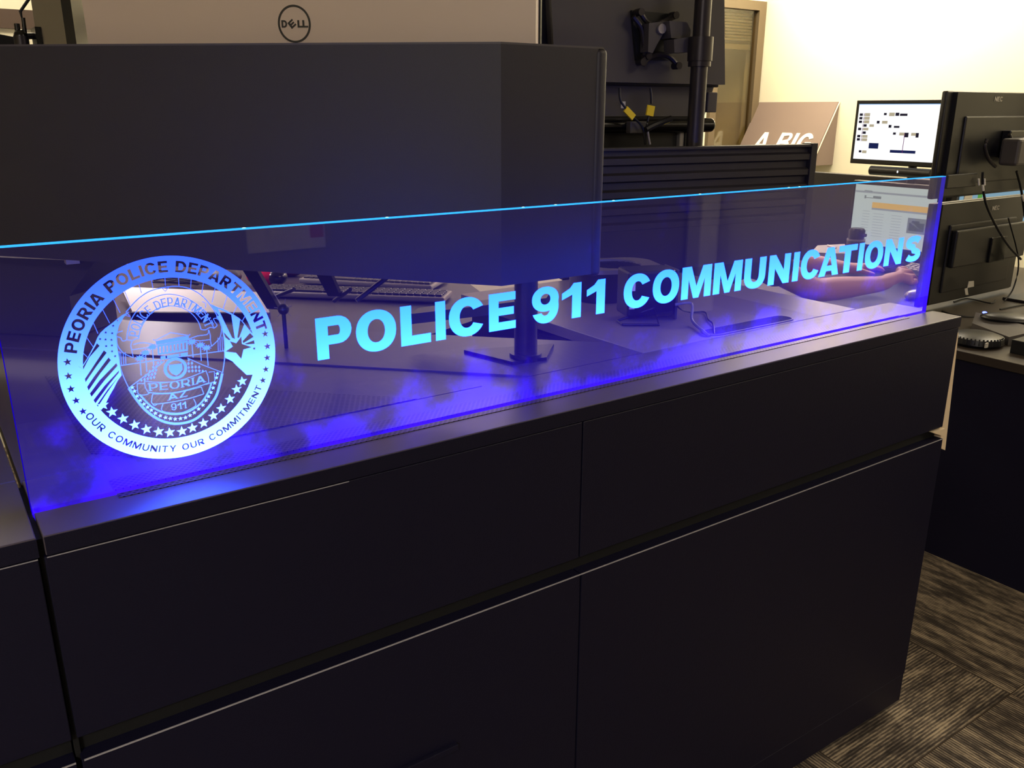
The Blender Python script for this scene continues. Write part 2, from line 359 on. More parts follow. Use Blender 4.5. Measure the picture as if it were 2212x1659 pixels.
# ------------------------------------------------------------------ lettering (drawn as outlines, cap height 1)
def arc(cx, cy, rx, ry, a0, a1, n=10, e=2.0):
    o = []
    for i in range(n+1):
        a = R(a0+(a1-a0)*i/n); c, s_ = math.cos(a), math.sin(a)
        o.append((cx+rx*math.copysign(abs(c)**(2/e), c), cy+ry*math.copysign(abs(s_)**(2/e), s_)))
    return o
def rect(x0, y0, x1, y1): return [(x0, y0), (x1, y0), (x1, y1), (x0, y1)]
def glyph(ch, s=.27, t=.2):
    """returns (width, [component=[contour,...]])"""
    if ch == ' ': return .38, []
    if ch == 'I': return s, [[rect(0, 0, s, 1)]]
    if ch == 'L': return .78, [[[(0, 0), (.78, 0), (.78, t+.02), (s, t+.02), (s, 1), (0, 1)]]]
    if ch == 'E': return .8, [[[(0, 0), (.8, 0), (.8, t), (s, t), (s, .5-t*.48), (.74, .5-t*.48), (.74, .5+t*.48), (s, .5+t*.48), (s, 1-t), (.79, 1-t), (.79, 1), (0, 1)]]]
    if ch == 'T': w_ = .86; return w_, [[[(w_/2-s/2, 0), (w_/2+s/2, 0), (w_/2+s/2, 1-t), (w_, 1-t), (w_, 1), (0, 1), (0, 1-t), (w_/2-s/2, 1-t)]]]
    if ch == 'P':
        w_, b = .86, .34; r_ = (1-b)/2
        o = [(0, 0), (s, 0), (s, b)]+arc(w_-r_, b+r_, r_, r_, -90, 90)+[(0, 1)]
        h = [(s, b+t)]+arc(w_-r_, b+r_, max(r_-s, .05), r_-t, -90, 90)+[(s, 1-t)]
        return w_, [[o, h]]
    if ch == 'R':
        w_, b = .92, .4; r_ = (1-b)/2
        o = [(0, 0), (s, 0), (s, b-.01), (s+.05, b-.01), (w_-s-.06, 0), (w_, 0), (w_-.24, b-.0)]+arc(w_-.06-r_, b+r_, r_, r_, -60, 90)+[(0, 1)]
        h = [(s, b+t*.85)]+arc(w_-.06-r_, b+r_, max(r_-s, .05), r_-t*.92, -90, 90)+[(s, 1-t)]
        return w_, [[o, h]]
    if ch == 'B':
        w_ = .9
        o = [(0, 0)]+arc(w_-.28, .28, .28, .28, -90, 60)+arc(w_-.3, .76, .26, .24, -60, 90)+[(0, 1)]
        return w_, [[o, [(s, t)]+arc(w_-.28, .29, max(.28-s, .05), .29-t, -90, 90, 6)+[(s, .58-t)], [(s, .58)]+arc(w_-.3, .78-t*.1, max(.26-s, .05), .11, -90, 90, 6)+[(s, 1-t)]]]
    if ch == 'D':
        w_ = .94; r_ = .5
        return w_, [[[(0, 0)]+arc(w_-r_, .5, r_, .5, -90, 90, 14)+[(0, 1)], [(s, t)]+arc(w_-r_, .5, r_-s, .5-t, -90, 90, 12)+[(s, 1-t)]]]
    if ch == 'O':
        w_ = 1.0
        return w_, [[arc(w_/2, .5, w_/2, .515, 0, 354, 36, 2.15), arc(w_/2, .5, w_/2-s, .515-t*1.05, 0, 354, 30, 2.1)]]
    if ch in 'CG':
        w_ = .97
        o = arc(w_/2, .5, w_/2, .515, 28, 332 if ch == 'C' else 318, 32, 2.1)
        i = arc(w_/2, .5, w_/2-s, .515-t*1.05, 325 if ch == 'C' else 300, 36, 26, 2.1)
        if ch == 'G': i = [(w_*.94, .54), (w_*.52, .54), (w_*.52, .36), (w_*.70, .36)]+i
        return w_, [[o+i]]
    if ch == 'U':
        w_ = .92
        return w_, [[[(0, 1)]+arc(w_/2, .42, w_/2, .435, 180, 360, 18, 2.2)+[(w_, 1), (w_-s, 1)]+arc(w_/2, .42, w_/2-s, .435-t, 360, 180, 14, 2.2)+[(s, 1)]]]
    if ch == 'N':
        w_ = .95; return w_, [[[(0, 0), (s*.95, 0), (s*.95, .56), (w_-s*.95, 0), (w_, 0), (w_, 1), (w_-s*.95, 1), (w_-s*.95, .45), (s*.95, 1), (0, 1)]]]
    if ch == 'M':
        w_ = 1.16; q = s*.92
        return w_, [[[(0, 0), (q, 0), (q, .62), (w_/2-.10, 0), (w_/2+.10, 0), (w_-q, .62), (w_-q, 0), (w_, 0), (w_, 1), (w_-q*1.35, 1), (w_/2, .36), (q*1.35, 1), (0, 1)]]]
    if ch == 'A':
        w_ = 1.0; q = s*1.08
        return w_, [[[(0, 0), (q, 0), (q+.06, .17), (w_-q-.06, .17), (w_-q, 0), (w_, 0), (w_/2+q*.56, 1), (w_/2-q*.56, 1)],
                     [(w_/2-(.5-q*.6)*.42, .36), (w_/2+(.5-q*.6)*.42, .36), (w_/2, .36+.36)]]]
    if ch == 'Y':
        w_ = .95; return w_, [[[(w_/2-s/2, 0), (w_/2+s/2, 0), (w_/2+s/2, .4), (w_, 1), (w_-s*1.1, 1), (w_/2, .6), (s*1.1, 1), (0, 1), (w_/2-s/2, .4)]]]
    if ch == 'Z':
        w_ = .85; return w_, [[[(0, 0), (w_, 0), (w_, t), (s*1.2, t), (w_-.02, 1-t), (w_-.02, 1), (.03, 1), (.03, 1-t), (w_-s*1.25, 1-t), (0, t)]]]
    if ch == '1':
        w_ = .6; return w_, [[[(w_-s, 0), (w_, 0), (w_, 1), (w_-s*.85, 1), (w_-s-.08, .86), (0, .74), (0, .56), (w_-s, .68)]]]
    if ch == '9':
        w_ = .86
        ring = [arc(w_/2, .66, w_/2, .345, 0, 350, 30, 2.1), arc(w_/2, .66, w_/2-s*.95, .345-t*.9, 0, 350, 24, 2.1)]
        tail = arc(w_/2-.0, .5, w_/2, .51, 360+20, 190, 20, 2.1)[::1]
        o = arc(w_/2, .44, w_/2, .455, 55, -158, 24, 2.1); i = arc(w_/2, .44, w_/2-s*.95, .455-t, -140, 30, 20, 2.1)
        return w_, [ring, [o+i]]
    if ch == 'S':
        w_ = .88; pts = arc(w_/2, .735, w_/2-s*.45, .265-t*.5, 25, 262, 14, 2.0)+arc(w_/2, .265, w_/2-s*.45, .265-t*.5, 82, -155, 14, 2.0)
        L_, R_ = [], []
        for k in range(len(pts)):
            a = pts[max(k-1, 0)]; b = pts[min(k+1, len(pts)-1)]; dx, dy = b[0]-a[0], b[1]-a[1]; l = math.hypot(dx, dy) or 1
            th = .5*(t + (s*.95-t)*min(1, abs(dy)/l)); nx, ny = -dy/l*th, dx/l*th
            L_.append((pts[k][0]+nx, pts[k][1]+ny)); R_.append((pts[k][0]-nx, pts[k][1]-ny))
        return w_, [[[L_[k], L_[k+1], R_[k+1], R_[k]]] for k in range(len(pts)-1)]
    return .6, [[rect(0, 0, .6, 1)]]
def serifs(ch, w_, s):
    f = .045; ov = .09; o = []
    def foot(x, y): o.append([rect(x-ov, y, x+s+ov, y+f)])
    if ch in 'PIRLEDTN1': 
        if ch == 'T' : foot(w_/2-s/2, 0)
        elif ch == '1': foot(w_-s, 0)
        else: foot(0, 0)
    if ch in 'PIREDL': foot(0, 1-f)
    if ch == 'A': foot(-.02, 0); foot(w_-s, 0)
    if ch in 'MN': foot(0, 1-f); 
    if ch == 'M': foot(0, 0); foot(w_-s, 0); foot(w_-s, 1-f)
    return o
def line_text(txt, h, track=.12, s=.27, t=.2, serif=False, shear=0):
    comps = []; x = 0
    for ch in txt:
        w_, cs = glyph(ch, s, t)
        if serif: cs = cs+serifs(ch, w_, s)
        for c in cs: comps.append([[(h*(x+p[0]+shear*p[1]), h*p[1]) for p in k] for k in c])
        x += w_+track
    return comps, h*(x-track)
def put_text(txt, h, f, depth, name, mt, parent, **k):
    comps, W_ = line_text(txt, h, **k)
    mb = MB(); mb.poly([[[(p[0]-W_/2, p[1]-h/2) for p in c] for c in comp] for comp in comps], f, depth)
    return mb.build(name, mt, parent)
def star(cx, cy, r, rot=90, k=.42):
    return [(cx+(r if i % 2 == 0 else r*k)*math.cos(R(rot+36*i)), cy+(r if i % 2 == 0 else r*k)*math.sin(R(rot+36*i))) for i in range(10)]
def stroke(pts, w_):
    L_, R_ = [], []
    for k in range(len(pts)):
        a = pts[max(k-1, 0)]; b = pts[min(k+1, len(pts)-1)]; dx, dy = b[0]-a[0], b[1]-a[1]; l = math.hypot(dx, dy) or 1
        nx, ny = -dy/l*w_/2, dx/l*w_/2
        L_.append((pts[k][0]+nx, pts[k][1]+ny)); R_.append((pts[k][0]-nx, pts[k][1]-ny))
    return [L_+R_[::-1]]

# ================================================================== room shell
XW, YB, XL, YF = 5.2, 4.4, -3.2, -2.6
mb = MB(); mb.box(XL, XW+.1, YF, YB+1.2, -.1, 0); struct(mb.build('floor', 'carpet'))
mb = MB(); mb.box(XL, XW+.1, YF, YB+1.2, ZC, ZC+.1); struct(mb.build('ceiling', 'ceil'))
mb = MB(); mb.box(XW, XW+.1, YF, YB+1.2, 0, ZC); struct(mb.build('wall_right', 'wall'))
mb = MB(); mb.box(XL-.1, XL, YF, YB+1.2, 0, ZC); struct(mb.build('wall_left', 'wall'))
mb = MB(); mb.box(XL, XW+.1, YF-.1, YF, 0, ZC); struct(mb.build('wall_front', 'wallf'))
# back wall with an opening for the window at its right end
WX0, WX1, WZ0, WZ1 = 4.72, 5.13, .9, 2.185
mb = MB(); mb.box(XL, WX0, YB, YB+.1, 0, ZC); mb.box(WX0, XW, YB, YB+.1, 0, WZ0); mb.box(WX0, XW, YB, YB+.1, WZ1+.02, ZC); mb.box(WX1+.03, XW, YB, YB+.1, WZ0, WZ1+.02)
struct(mb.build('wall_back', 'wall'))
mb = MB(); mb.box(XL, 3.05, YB-.012, YB, 1.818, 1.893); struct(mb.build('trim_1', 'brown'))
mb = MB(); mb.box(4.6, XW, YB+.7, YB+.78, .2, 2.6); struct(mb.build('wall_office', 'mustard'))
# window
mb = MB()
mb.box(WX0-.03, WX1+.06, YB-.03, YB+.02, WZ1-.03, WZ1+.03); mb.box(WX0-.03, WX0+.03, YB-.03, YB+.02, WZ0+.03, WZ1-.03); mb.box(WX1-.01, WX1+.06, YB-.03, YB+.02, WZ0+.03, WZ1-.03); mb.box(WX0-.03, WX1+.06, YB-.03, YB+.02, WZ0-.03, WZ0+.03)
win = struct(mb.build('window_1', 'frame'))
mb = MB(); 
for k in range(11):
    z = 2.165-.02*k; mb.box(WX0+.03, WX1-.01, YB+.03, YB+.055, z-.006, z+.006, Mx=None)
mb.box(WX0+.03, WX1-.01, YB+.028, YB+.06, 1.90, 1.935); mb.build('window_blind', 'blind', win)
mb = MB(); mb.box(WX0+.02, WX1, YB-.004, YB+.002, WZ0, WZ1-.02)
gm = bpy.data.materials.new('pane_glass'); gm.use_nodes = True; nt = gm.node_tree; nt.nodes.remove(nt.nodes['Principled BSDF'])
tr = nt.nodes.new('ShaderNodeBsdfTransparent'); tr.inputs[0].default_value = (.85, .8, .66, 1); gl = nt.nodes.new('ShaderNodeBsdfGlossy'); gl.inputs['Roughness'].default_value = .02
mx = nt.nodes.new('ShaderNodeMixShader'); mx.inputs[0].default_value = .08
nt.links.new(tr.outputs[0], mx.inputs[1]); nt.links.new(gl.outputs[0], mx.inputs[2]); nt.links.new(mx.outputs[0], nt.nodes['Material Output'].inputs[0])
M['glass'] = gm
mb.build('window_pane', 'glass', win)
# baseboards
mb = MB(); mb.box(XW-.012, XW, YF, YB, 0, .1); struct(mb.build('baseboard_right', 'brown'))
mb = MB(); mb.box(XL, XW, YF, YF+.012, 0, .1); struct(mb.build('baseboard_front', 'brown'))
# white pillar and low notice on the wall behind the visitor (seen as reflections in the acrylic)
mb = MB(); mb.box(4.86, 5.05, -2.55, -2.42, 0, ZC-.2); struct(mb.build('trim_2', 'white'))
nb = thing('wall_notice', 'small white notice with a red square on the wall behind the visitor', 'notice', (1.7, YF+.02, .83))
mb = MB(); mb.box(1.5, 1.95, YF, YF+.02, .74, .93, .003); mb.build('board', 'white', nb)
mb = MB(); mb.box(1.86, 1.94, YF+.02, YF+.023, .8, .92); mb.build('red_square', 'red', nb, label='red square')

# ceiling lamps
for i, (x, y, sx, sy, p, nm, c_) in enumerate(LAMPS):
    t = thing('ceiling_light', 'recessed warm ceiling lamp above the %s of the room' % nm, 'ceiling light', (x, y, ZC), 'recessed ceiling lamps')
    mb = MB()
    for a, b, c, d in ((x-sx/2, x+sx/2, y-sy/2, y-sy/2+.03), (x-sx/2, x+sx/2, y+sy/2-.03, y+sy/2), (x-sx/2, x-sx/2+.03, y-sy/2, y+sy/2), (x+sx/2-.03, x+sx/2, y-sy/2, y+sy/2)):
        mb.box(a, b, c, d, ZC-.03, ZC)
    mb.build('frame', 'white', t)
    mb = MB(); mb.box(x-sx/2+.03, x+sx/2-.03, y-sy/2+.03, y+sy/2-.03, ZC-.02, ZC-.005); mb.build('diffuser', 'lampglow', t)

# ================================================================== dispatch console (front)
H, YFR = 1.0548, .9865
CX0, CXM, CX1 = .0571, .8195, 1.9149
TH = .0236
def console(x0, x1, splits, label, right_end):
    t = thing('dispatch_console', label, 'console', ((x0+x1)/2, YFR+.1, 0), 'black dispatch console units')
    mb = MB(); mb.box(x0+.006, x1-.0, YFR+.035, 1.16, .03, H-TH-.002)
    if right_end: mb.box(1.13, 1.77, 1.16, 1.81, .03, H-TH-.002)
    mb.build('carcass', 'void', t)
    for a, b in splits:
        mb = MB(); mb.box(a+.0015, b-.0015, YFR-.0005, YFR+.02, .790, H-TH-.0015, .0009, 1); mb.build('upper_panel', 'front', t)
        mb = MB(); mb.box(a+.0015, b-.0015, YFR-.006, YFR+.02, .113, .7622, .0012, 2); mb.build('lower_panel', 'front', t)
    mb = MB(); mb.box(x0+.004, x1-.002, YFR+.016, YFR+.036, .755, .80); mb.build('shadow_gap', 'void', t)
    mb = MB(); mb.box(x0+.006, x1-.0015, YFR-.004, YFR+.02, .03, .1105, .0008, 1); mb.build('bottom_rail', 'front', t)
    mb = MB(); mb.box(x0+.02, x1-.05, YFR+.028, YFR+.08, 0, .05); mb.build('kickplate', 'void', t)
    mb = MB(); mb.box(x0+.004, x1-.002, YFR-.0068, YFR-.0055, .7606, .7624); mb.box(x0+.004, min(x1-.002, .42), YFR-.0012, YFR, H-TH-.0024, H-TH-.0015); mb.build('pale_edge', 'edge_highlight', t)  # pale strips paint the highlight along the panels' top edges
    mb = MB(); mb.box(x0+.0045, x1+(.003 if right_end else 0), YFR-.0010, YFR+.002, H-TH+.0003, H-.0016); mb.build('worktop_edge_band', 'front', t)
    if right_end:
        mb = MB(); mb.box(x1-.018, x1, YFR+.02, 1.16, .03, H-TH-.001, .001); mb.build('end_panel', 'front', t)
    return t
con = console(CX0, CX1, [(CX0, CXM), (CXM, CX1)], 'long charcoal console cabinet under the glowing acrylic sign', True)
mb = MB(); mb.box(.40, .572, YFR-.014, YFR-.006, .532, .543, .001); mb.build('drawer_pull', 'front', con)
# front strip of the worktop (right unit) with slot for the acrylic
def strip(x0, x1, con_, vented):
    YA0, YA1 = 1.0562, 1.0700
    if vented:
        mb = MB(); mb.box(x0, x1, YFR, YA0, H-TH, H, .0012, 2); mb.box(x0, x1, YA1, 1.1655, H-TH, H, .0012, 2)
        mb.box(x0, x1, YA0-.002, YA1+.002, H-TH, H-.012); mb.build('worktop', 'laminate', con_)
    else:
        mb = MB(); mb.box(x0, x1, YFR, 1.1655, H-TH, H, .0012, 2); mb.build('worktop', 'laminate', con_)
strip(CX0+.0035, 1.9189, con, True)
mb = MB(); mb.box(.150, 1.806, 1.0435, 1.0562, H-.001, H+.0010); mb.box(.150, 1.806, 1.0700, 1.105, H-.001, H+.0010); mb.build('vent_grille', 'perf', con)
mb = MB(); mb.box(.12, 1.85, 1.0566, 1.0696, H-.0119, H-.0112); mb.build('led_strip', 'strip', con)
# rear worktop on the right of the console and the 45-degree corner shelf on its left
mb = MB(); mb.box(1.1135, 1.788, 1.1675, 1.835, H-TH, H, .001, 1); mb.build('rear_worktop', 'laminate2', con)
x0 = .0585
def corner(c0, c1, z0, z1, xa, xb):
    """strip between the lines x+y=c0 and x+y=c1, clipped to xa<x<xb, y>1.1675"""
    y0 = 1.1675; P = []
    def clip(poly, f):
        o = []
        for i in range(len(poly)):
            a, b = poly[i], poly[(i+1) % len(poly)]; fa, fb = f(a), f(b)
            if fa >= 0: o.append(a)
            if fa*fb < 0: k = fa/(fa-fb); o.append((a[0]+(b[0]-a[0])*k, a[1]+(b[1]-a[1])*k))
        return o
    poly = [(xa, y0), (xb, y0), (xb, 4), (xa, 4)]
    poly = clip(poly, lambda p: p[0]+p[1]-c0); poly = clip(poly, lambda p: c1-p[0]-p[1])
    return [(p[0], p[1], z0) for p in poly], (0, 0, z1-z0)
mb = MB(); mb.prism(*corner(0, 1.914, H-TH, H, x0, 1.1115)); mb.build('corner_worktop', 'laminate', con)
mb = MB(); mb.prism(*corner(1.917, 2.013, H-TH-.004, H-.003, x0, 1.1115)); mb.build('cable_tray_lid', 'laminate', con)
mb = MB(); mb.prism(*corner(2.016, 2.37, H-TH, H, x0, 1.1115)); mb.build('corner_worktop', 'laminate', con)
mb = MB(); mb.prism(*corner(1.36, 1.79, H+.0002, H+.0012, .148, .70)); 
mb.build('perforated_shelf', 'perf2', con)
# cable grommet
def slot(x0, x1, y0, y1):
    r_ = (y1-y0)/2; return arc(x1-r_, y0+r_, r_, r_, -90, 90, 8)+arc(x0+r_, y0+r_, r_, r_, 90, 270, 8)
fz = lambda z: (lambda u, v, w_: Vector((u, v, z+w_)))
mb = MB(); mb.poly([[slot(1.322, 1.585, 1.180, 1.222)]], fz(H+.0002), .0008); gr = mb.build('cable_slot', 'void', con, label='dark rounded cable slot')
mb = MB(); mb.poly([[slot(1.318, 1.589, 1.176, 1.226), slot(1.322, 1.585, 1.180, 1.222)]], fz(H+.0002), .0018); mb.build('slot_rim', 'laminate2', gr)
mb = MB(); mb.box(CX0-.0028, CX0+.0030, .995, 1.16, .03, H-.006); mb.build('gap_blocker', 'void', con)  # added dark strip stops light showing through the gap between units
# light end board on the right end
mb = MB()
mb.prism([(1.9185, .992, 1.016), (1.928, .992, 1.014), (1.955, .992, .719), (1.925, .992, .733)], (0, .06, 0)); mb.build('end_board', 'cream_trim', con, label='narrow cream board on the right end')
mb = MB(); mb.prism([(1.870, .983, .785), (1.9205, .983, .785), (1.9205, .983, .765)], (0, .05, 0)); mb.build('end_bracket', 'cream_trim', con)
# neighbouring unit on the left
con2 = console(-1.2, CX0-.003, [(-1.2, CX0-.003)], 'neighbouring charcoal console unit cut off by the left edge', False)
mb = MB(); mb.box(-1.2, CX0-.003, YFR, 1.170, H-TH, H, .0012, 2); mb.build('worktop', 'laminate', con2)
mb = MB(); mb.box(-1.2, CX0-.003, 1.1745, 1.95, H-TH, H-.001, .0012, 1); mb.build('rear_worktop', 'laminate', con2)

# ================================================================== acrylic sign
YA = 1.0636
sign = thing('acrylic_sign', 'blue edge-lit clear acrylic sign reading POLICE 911 COMMUNICATIONS', 'sign', (.97, YA, H))
mb = MB(); mb.box(.0590, 1.8928, YA-.0062, YA+.0026, H-.011, ACZ1-.0008); mb.build('acrylic_panel', 'acrylic', sign)
mb = MB(); mb.box(.0590, 1.8928, YA-.0062, YA+.0026, ACZ1-.0008, ACZ1+.0006); mb.build('lit_top_edge', 'edge', sign, label='bright blue top edge')
mb = MB(); mb.box(1.8928, 1.8934, YA-.0062, YA+.0026, H, ACZ1); mb.build('lit_side_edge', 'edgeside', sign, label='deep blue right edge')
mb = MB(); mb.box(.0584, .0590, YA-.0062, YA+.0026, H, ACZ1); mb.build('lit_side_edge', 'edgeside', sign, label='deep blue left edge')
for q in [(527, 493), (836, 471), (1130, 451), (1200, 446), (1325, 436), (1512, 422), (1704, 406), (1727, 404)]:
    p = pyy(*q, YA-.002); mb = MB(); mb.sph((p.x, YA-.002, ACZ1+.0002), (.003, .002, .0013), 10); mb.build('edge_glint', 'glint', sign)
YE = 1.0668      # engraved rear face; sketch coordinates are carried from YA onto it
fs = lambda u, v, w_: Vector((u*YE/YA, YE+w_, CAMZ+(v-CAMZ)*YE/YA))
LET = [('P', .4195, .4705), ('O', .477, .538), ('L', .5455, .5935), ('I', .602, .6185), ('C', .6245, .687), ('E', .6945, .7435),
       ('9', .7745, .8265), ('1', .8335, .8725), ('1', .8845, .923), ('C', .9645, 1.0265), ('O', 1.031, 1.0935), ('M', 1.1005, 1.1745), ('M', 1.1815, 1.256),
       ('U', 1.2635, 1.3225), ('N', 1.3325, 1.394), ('I', 1.4045, 1.4215), ('C', 1.4285, 1.488), ('A', 1.487, 1.551), ('T', 1.5475, 1.608), ('I', 1.615, 1.632), ('O', 1.6385, 1.702), ('N', 1.7095, 1.774), ('S', 1.7865, 1.846)]
for ch, a, b in LET:
    w_, comps = glyph(ch, .28, .215); sx = (b-a)/w_
    c2 = [[[(a+p[0]*sx, 1.1775+p[1]*.0575) for p in c] for c in comp] for comp in comps]
    mb = MB(); mb.poly(c2, fs, .0006); mb.build('letter', 'etchtext', sign)
# ---- emblem
EC = (.236, 1.2085)
def arc_comps(txt, a_start, a_end, rb, h, top=True, s=.27, t=.2, serif=False, c=EC, xs=1.0):
    ws = [glyph(ch, s, t)[0]*xs for ch in txt]; tot = abs(R(a_end-a_start))*rb/h; track = (tot-sum(ws))/(len(txt)-1)
    x = 0; out = []
    for ch, w_ in zip(txt, ws):
        cs = glyph(ch, s, t)[1]
        if serif: cs = cs+serifs(ch, w_/xs, s)
        mid = x+w_/2; am = R(a_start)+(-1 if top else 1)*mid*h/rb
        for comp in cs:
            o = []
            for cont in comp:
                q = []
                for p in cont:
                    u, v = (p[0]*xs-w_/2)*h, p[1]*h
                    if top: rad, tang = rb+v, -u
                    else: rad, tang = rb-v, u
                    q.append((c[0]+rad*math.cos(am)-tang*math.sin(am), c[1]+rad*math.sin(am)+tang*math.cos(am)))
                o.append(q)
            out.append(o)
        x += w_+track
    return out
circ = lambda r_, n=120, c=EC: [(c[0]+r_*math.cos(2*math.pi*k/n), c[1]+r_*math.sin(2*math.pi*k/n)) for k in range(n)]
S = lambda X, Y: (lambda v: (v.x, v.z))(pyy(140+X/3.7696, 560+Y/3.7705, YA))     # emblem sketch coordinates
SC = .058/103/3.77*4.9*1.0   # sketch unit in metres (about)
SC = .2525/1800*1.04
ring = [circ(.1265, 140), circ(.1005, 120)[::-1]]
islands = []
for comp in arc_comps('PEORIA POLICE DEPARTMENT', 166.8, 10.5, .1070, .0135):
    ring.append(comp[0]); islands += [[c] for c in comp[1:]]
for comp in arc_comps('OUR COMMUNITY OUR COMMITMENT', -154.5, -27.0, .1180, .0084, top=False, s=.2, t=.17):
    ring.append(comp[0]); islands += [[c] for c in comp[1:]]
ringstars = [S(*q) for q in [(22, 838), (30, 952), (50, 1058), (92, 1152), (148, 1240), (1632, 608), (1650, 710), (1648, 803), (1637, 897), (1613, 987)]]
for q in ringstars: ring.append(star(q[0], q[1], .0048))
mb = MB(); mb.poly([ring]+islands, fs, .0004)
emb = mb.build('emblem', 'etch', sign, label='round etched seal of a police department with stars and badge')
def P2(l): return [S(*q) for q in l]
# flag with stars and stripes (left)
flag = P2([(525, 428), (470, 455), (430, 485), (380, 525), (330, 562), (290, 600), (265, 640), (245, 690), (215, 750), (185, 805), (150, 860), (125, 900), (118, 950), (135, 1020), (160, 1090), (195, 1150), (232, 1205), (262, 1222), (300, 1225), (330, 1180), (365, 1110), (400, 1050), (430, 990), (463, 945), (450, 880), (440, 800), (425, 700), (422, 620), (440, 540), (480, 470)])
fh = [star(*S(*q), .0019) for q in [(432, 497), (394, 542), (333, 597), (386, 603), (287, 650), (332, 654), (380, 657), (337, 708), (384, 702), (385, 750), (410, 790)]]
for q in [[(262, 684), (284, 706), (200, 800), (128, 945), (124, 912), (175, 830)], [(318, 742), (342, 762), (260, 870), (152, 1028), (142, 1008), (210, 905)],
          [(356, 800), (376, 822), (290, 930), (180, 1090), (164, 1066), (235, 960)], [(420, 845), (430, 868), (330, 980), (208, 1134), (192, 1110), (285, 985)],
          [(442, 905), (440, 925), (370, 1010), (238, 1190), (220, 1166), (320, 1035)], [(445, 948), (400, 1010), (330, 1110), (268, 1205), (252, 1200), (350, 1060)]]:
    fh.append(P2(q))
mb = MB(); mb.poly([[flag]+fh], fs, .0004); mb.build('flag', 'etch', emb)
# copper star flag (right)
flag = P2([(1185, 365), (1245, 392), (1300, 410), (1365, 445), (1420, 480), (1455, 515), (1505, 580), (1560, 645), (1585, 700), (1590, 800), (1575, 880), (1555, 945), (1545, 962), (1530, 940), (1480, 942), (1452, 915), (1400, 868), (1365, 832), (1303, 800), (1298, 745), (1300, 690), (1296, 640), (1283, 560), (1262, 500), (1232, 470), (1255, 460)])
fh = [P2([(1248, 402), (1356, 452), (1386, 650), (1362, 640)]), P2([(1428, 492), (1462, 530), (1420, 640), (1404, 640)]), P2([(1508, 600), (1540, 632), (1454, 685), (1447, 668)]),
      P2([(1553, 655), (1568, 688), (1485, 694), (1462, 689)]), P2([(1578, 712), (1574, 740), (1534, 733), (1534, 722)]), P2([(1293, 598), (1304, 604), (1350, 655), (1337, 660), (1307, 636)]),
      P2([(1438, 628), (1443, 690), (1522, 716), (1455, 736), (1438, 812), (1394, 762), (1308, 752), (1368, 712), (1344, 668), (1396, 684)])]
mb = MB(); mb.poly([[flag]+fh], fs, .0004); mb.build('flag', 'etch', emb)
# radiating lines, badge outline, banners, building, palms
T1 = .0007
rays = [((385, 305), (450, 435)), ((300, 395), (365, 520)), ((220, 490), (270, 605)), ((160, 612), (232, 715)), ((130, 745), (188, 802)), ((112, 872), (140, 892)), ((485, 255), (532, 370)), ((600, 195), (625, 275)),
        ((705, 160), (718, 240)), ((815, 145), (820, 215)), ((925, 142), (930, 215)), ((1030, 152), (1025, 235)), ((1130, 182), (1115, 280)), ((1225, 228), (1200, 352)), ((1325, 290), (1290, 402)), ((1412, 362), (1372, 445)), ((1478, 445), (1445, 505)), ((1528, 550), (1502, 590)), ((1558, 600), (1535, 640))]
mb = MB(); mb.poly([stroke(P2(q), T1*.8) for q in rays], fs, .0004); mb.build('ray_lines', 'etchline', emb)
def smooth(pts, n=6, closed=False):
    P = [np.array(p, float) for p in pts]; o = []; N_ = len(P)
    for i in range(N_ if closed else N_-1):
        p0 = P[(i-1) % N_] if closed or i > 0 else P[i]; p1 = P[i]; p2 = P[(i+1) % N_]; p3 = P[(i+2) % N_] if closed or i < N_-2 else P[i+1]
        for k in range(n):
            t_ = k/n; o.append(tuple(.5*((2*p1)+(p2-p0)*t_+(2*p0-5*p1+4*p2-p3)*t_*t_+(3*p1-p0-3*p2+p3)*t_**3)))
    if not closed: o.append(tuple(P[-1]))
    return o
lines = []
def ln(pts, w_=T1, sm=True): lines.append(stroke(smooth(P2(pts)) if sm else P2(pts), w_))
ln([(442, 750), (450, 865), (480, 960), (522, 1050)]); ln([(500, 430), (560, 360), (620, 305), (700, 258), (820, 228), (930, 222), (1030, 245), (1120, 300), (1190, 380), (1240, 460), (1280, 560), (1298, 660), (1302, 800), (1285, 925)], .0010)
ln([(522, 1050), (590, 1150), (670, 1240), (780, 1312), (900, 1340), (1030, 1318), (1130, 1250), (1225, 1130), (1262, 1020), (1282, 930)], .0030)
ln([(612, 1105), (700, 1195), (800, 1248), (900, 1263), (1000, 1245), (1100, 1180), (1165, 1090), (1195, 1005)], .0020)
ln([(450, 867), (880, 803), (1302, 745)], .0008)
for k, (a, b) in enumerate([((455, 755), (462, 860)), ((475, 760), (480, 858)), ((492, 758), (498, 856)), ((1248, 640), (1250, 748)), ((1264, 636), (1266, 746)), ((1280, 632), (1284, 744))]): ln([a, b], .0005, False)
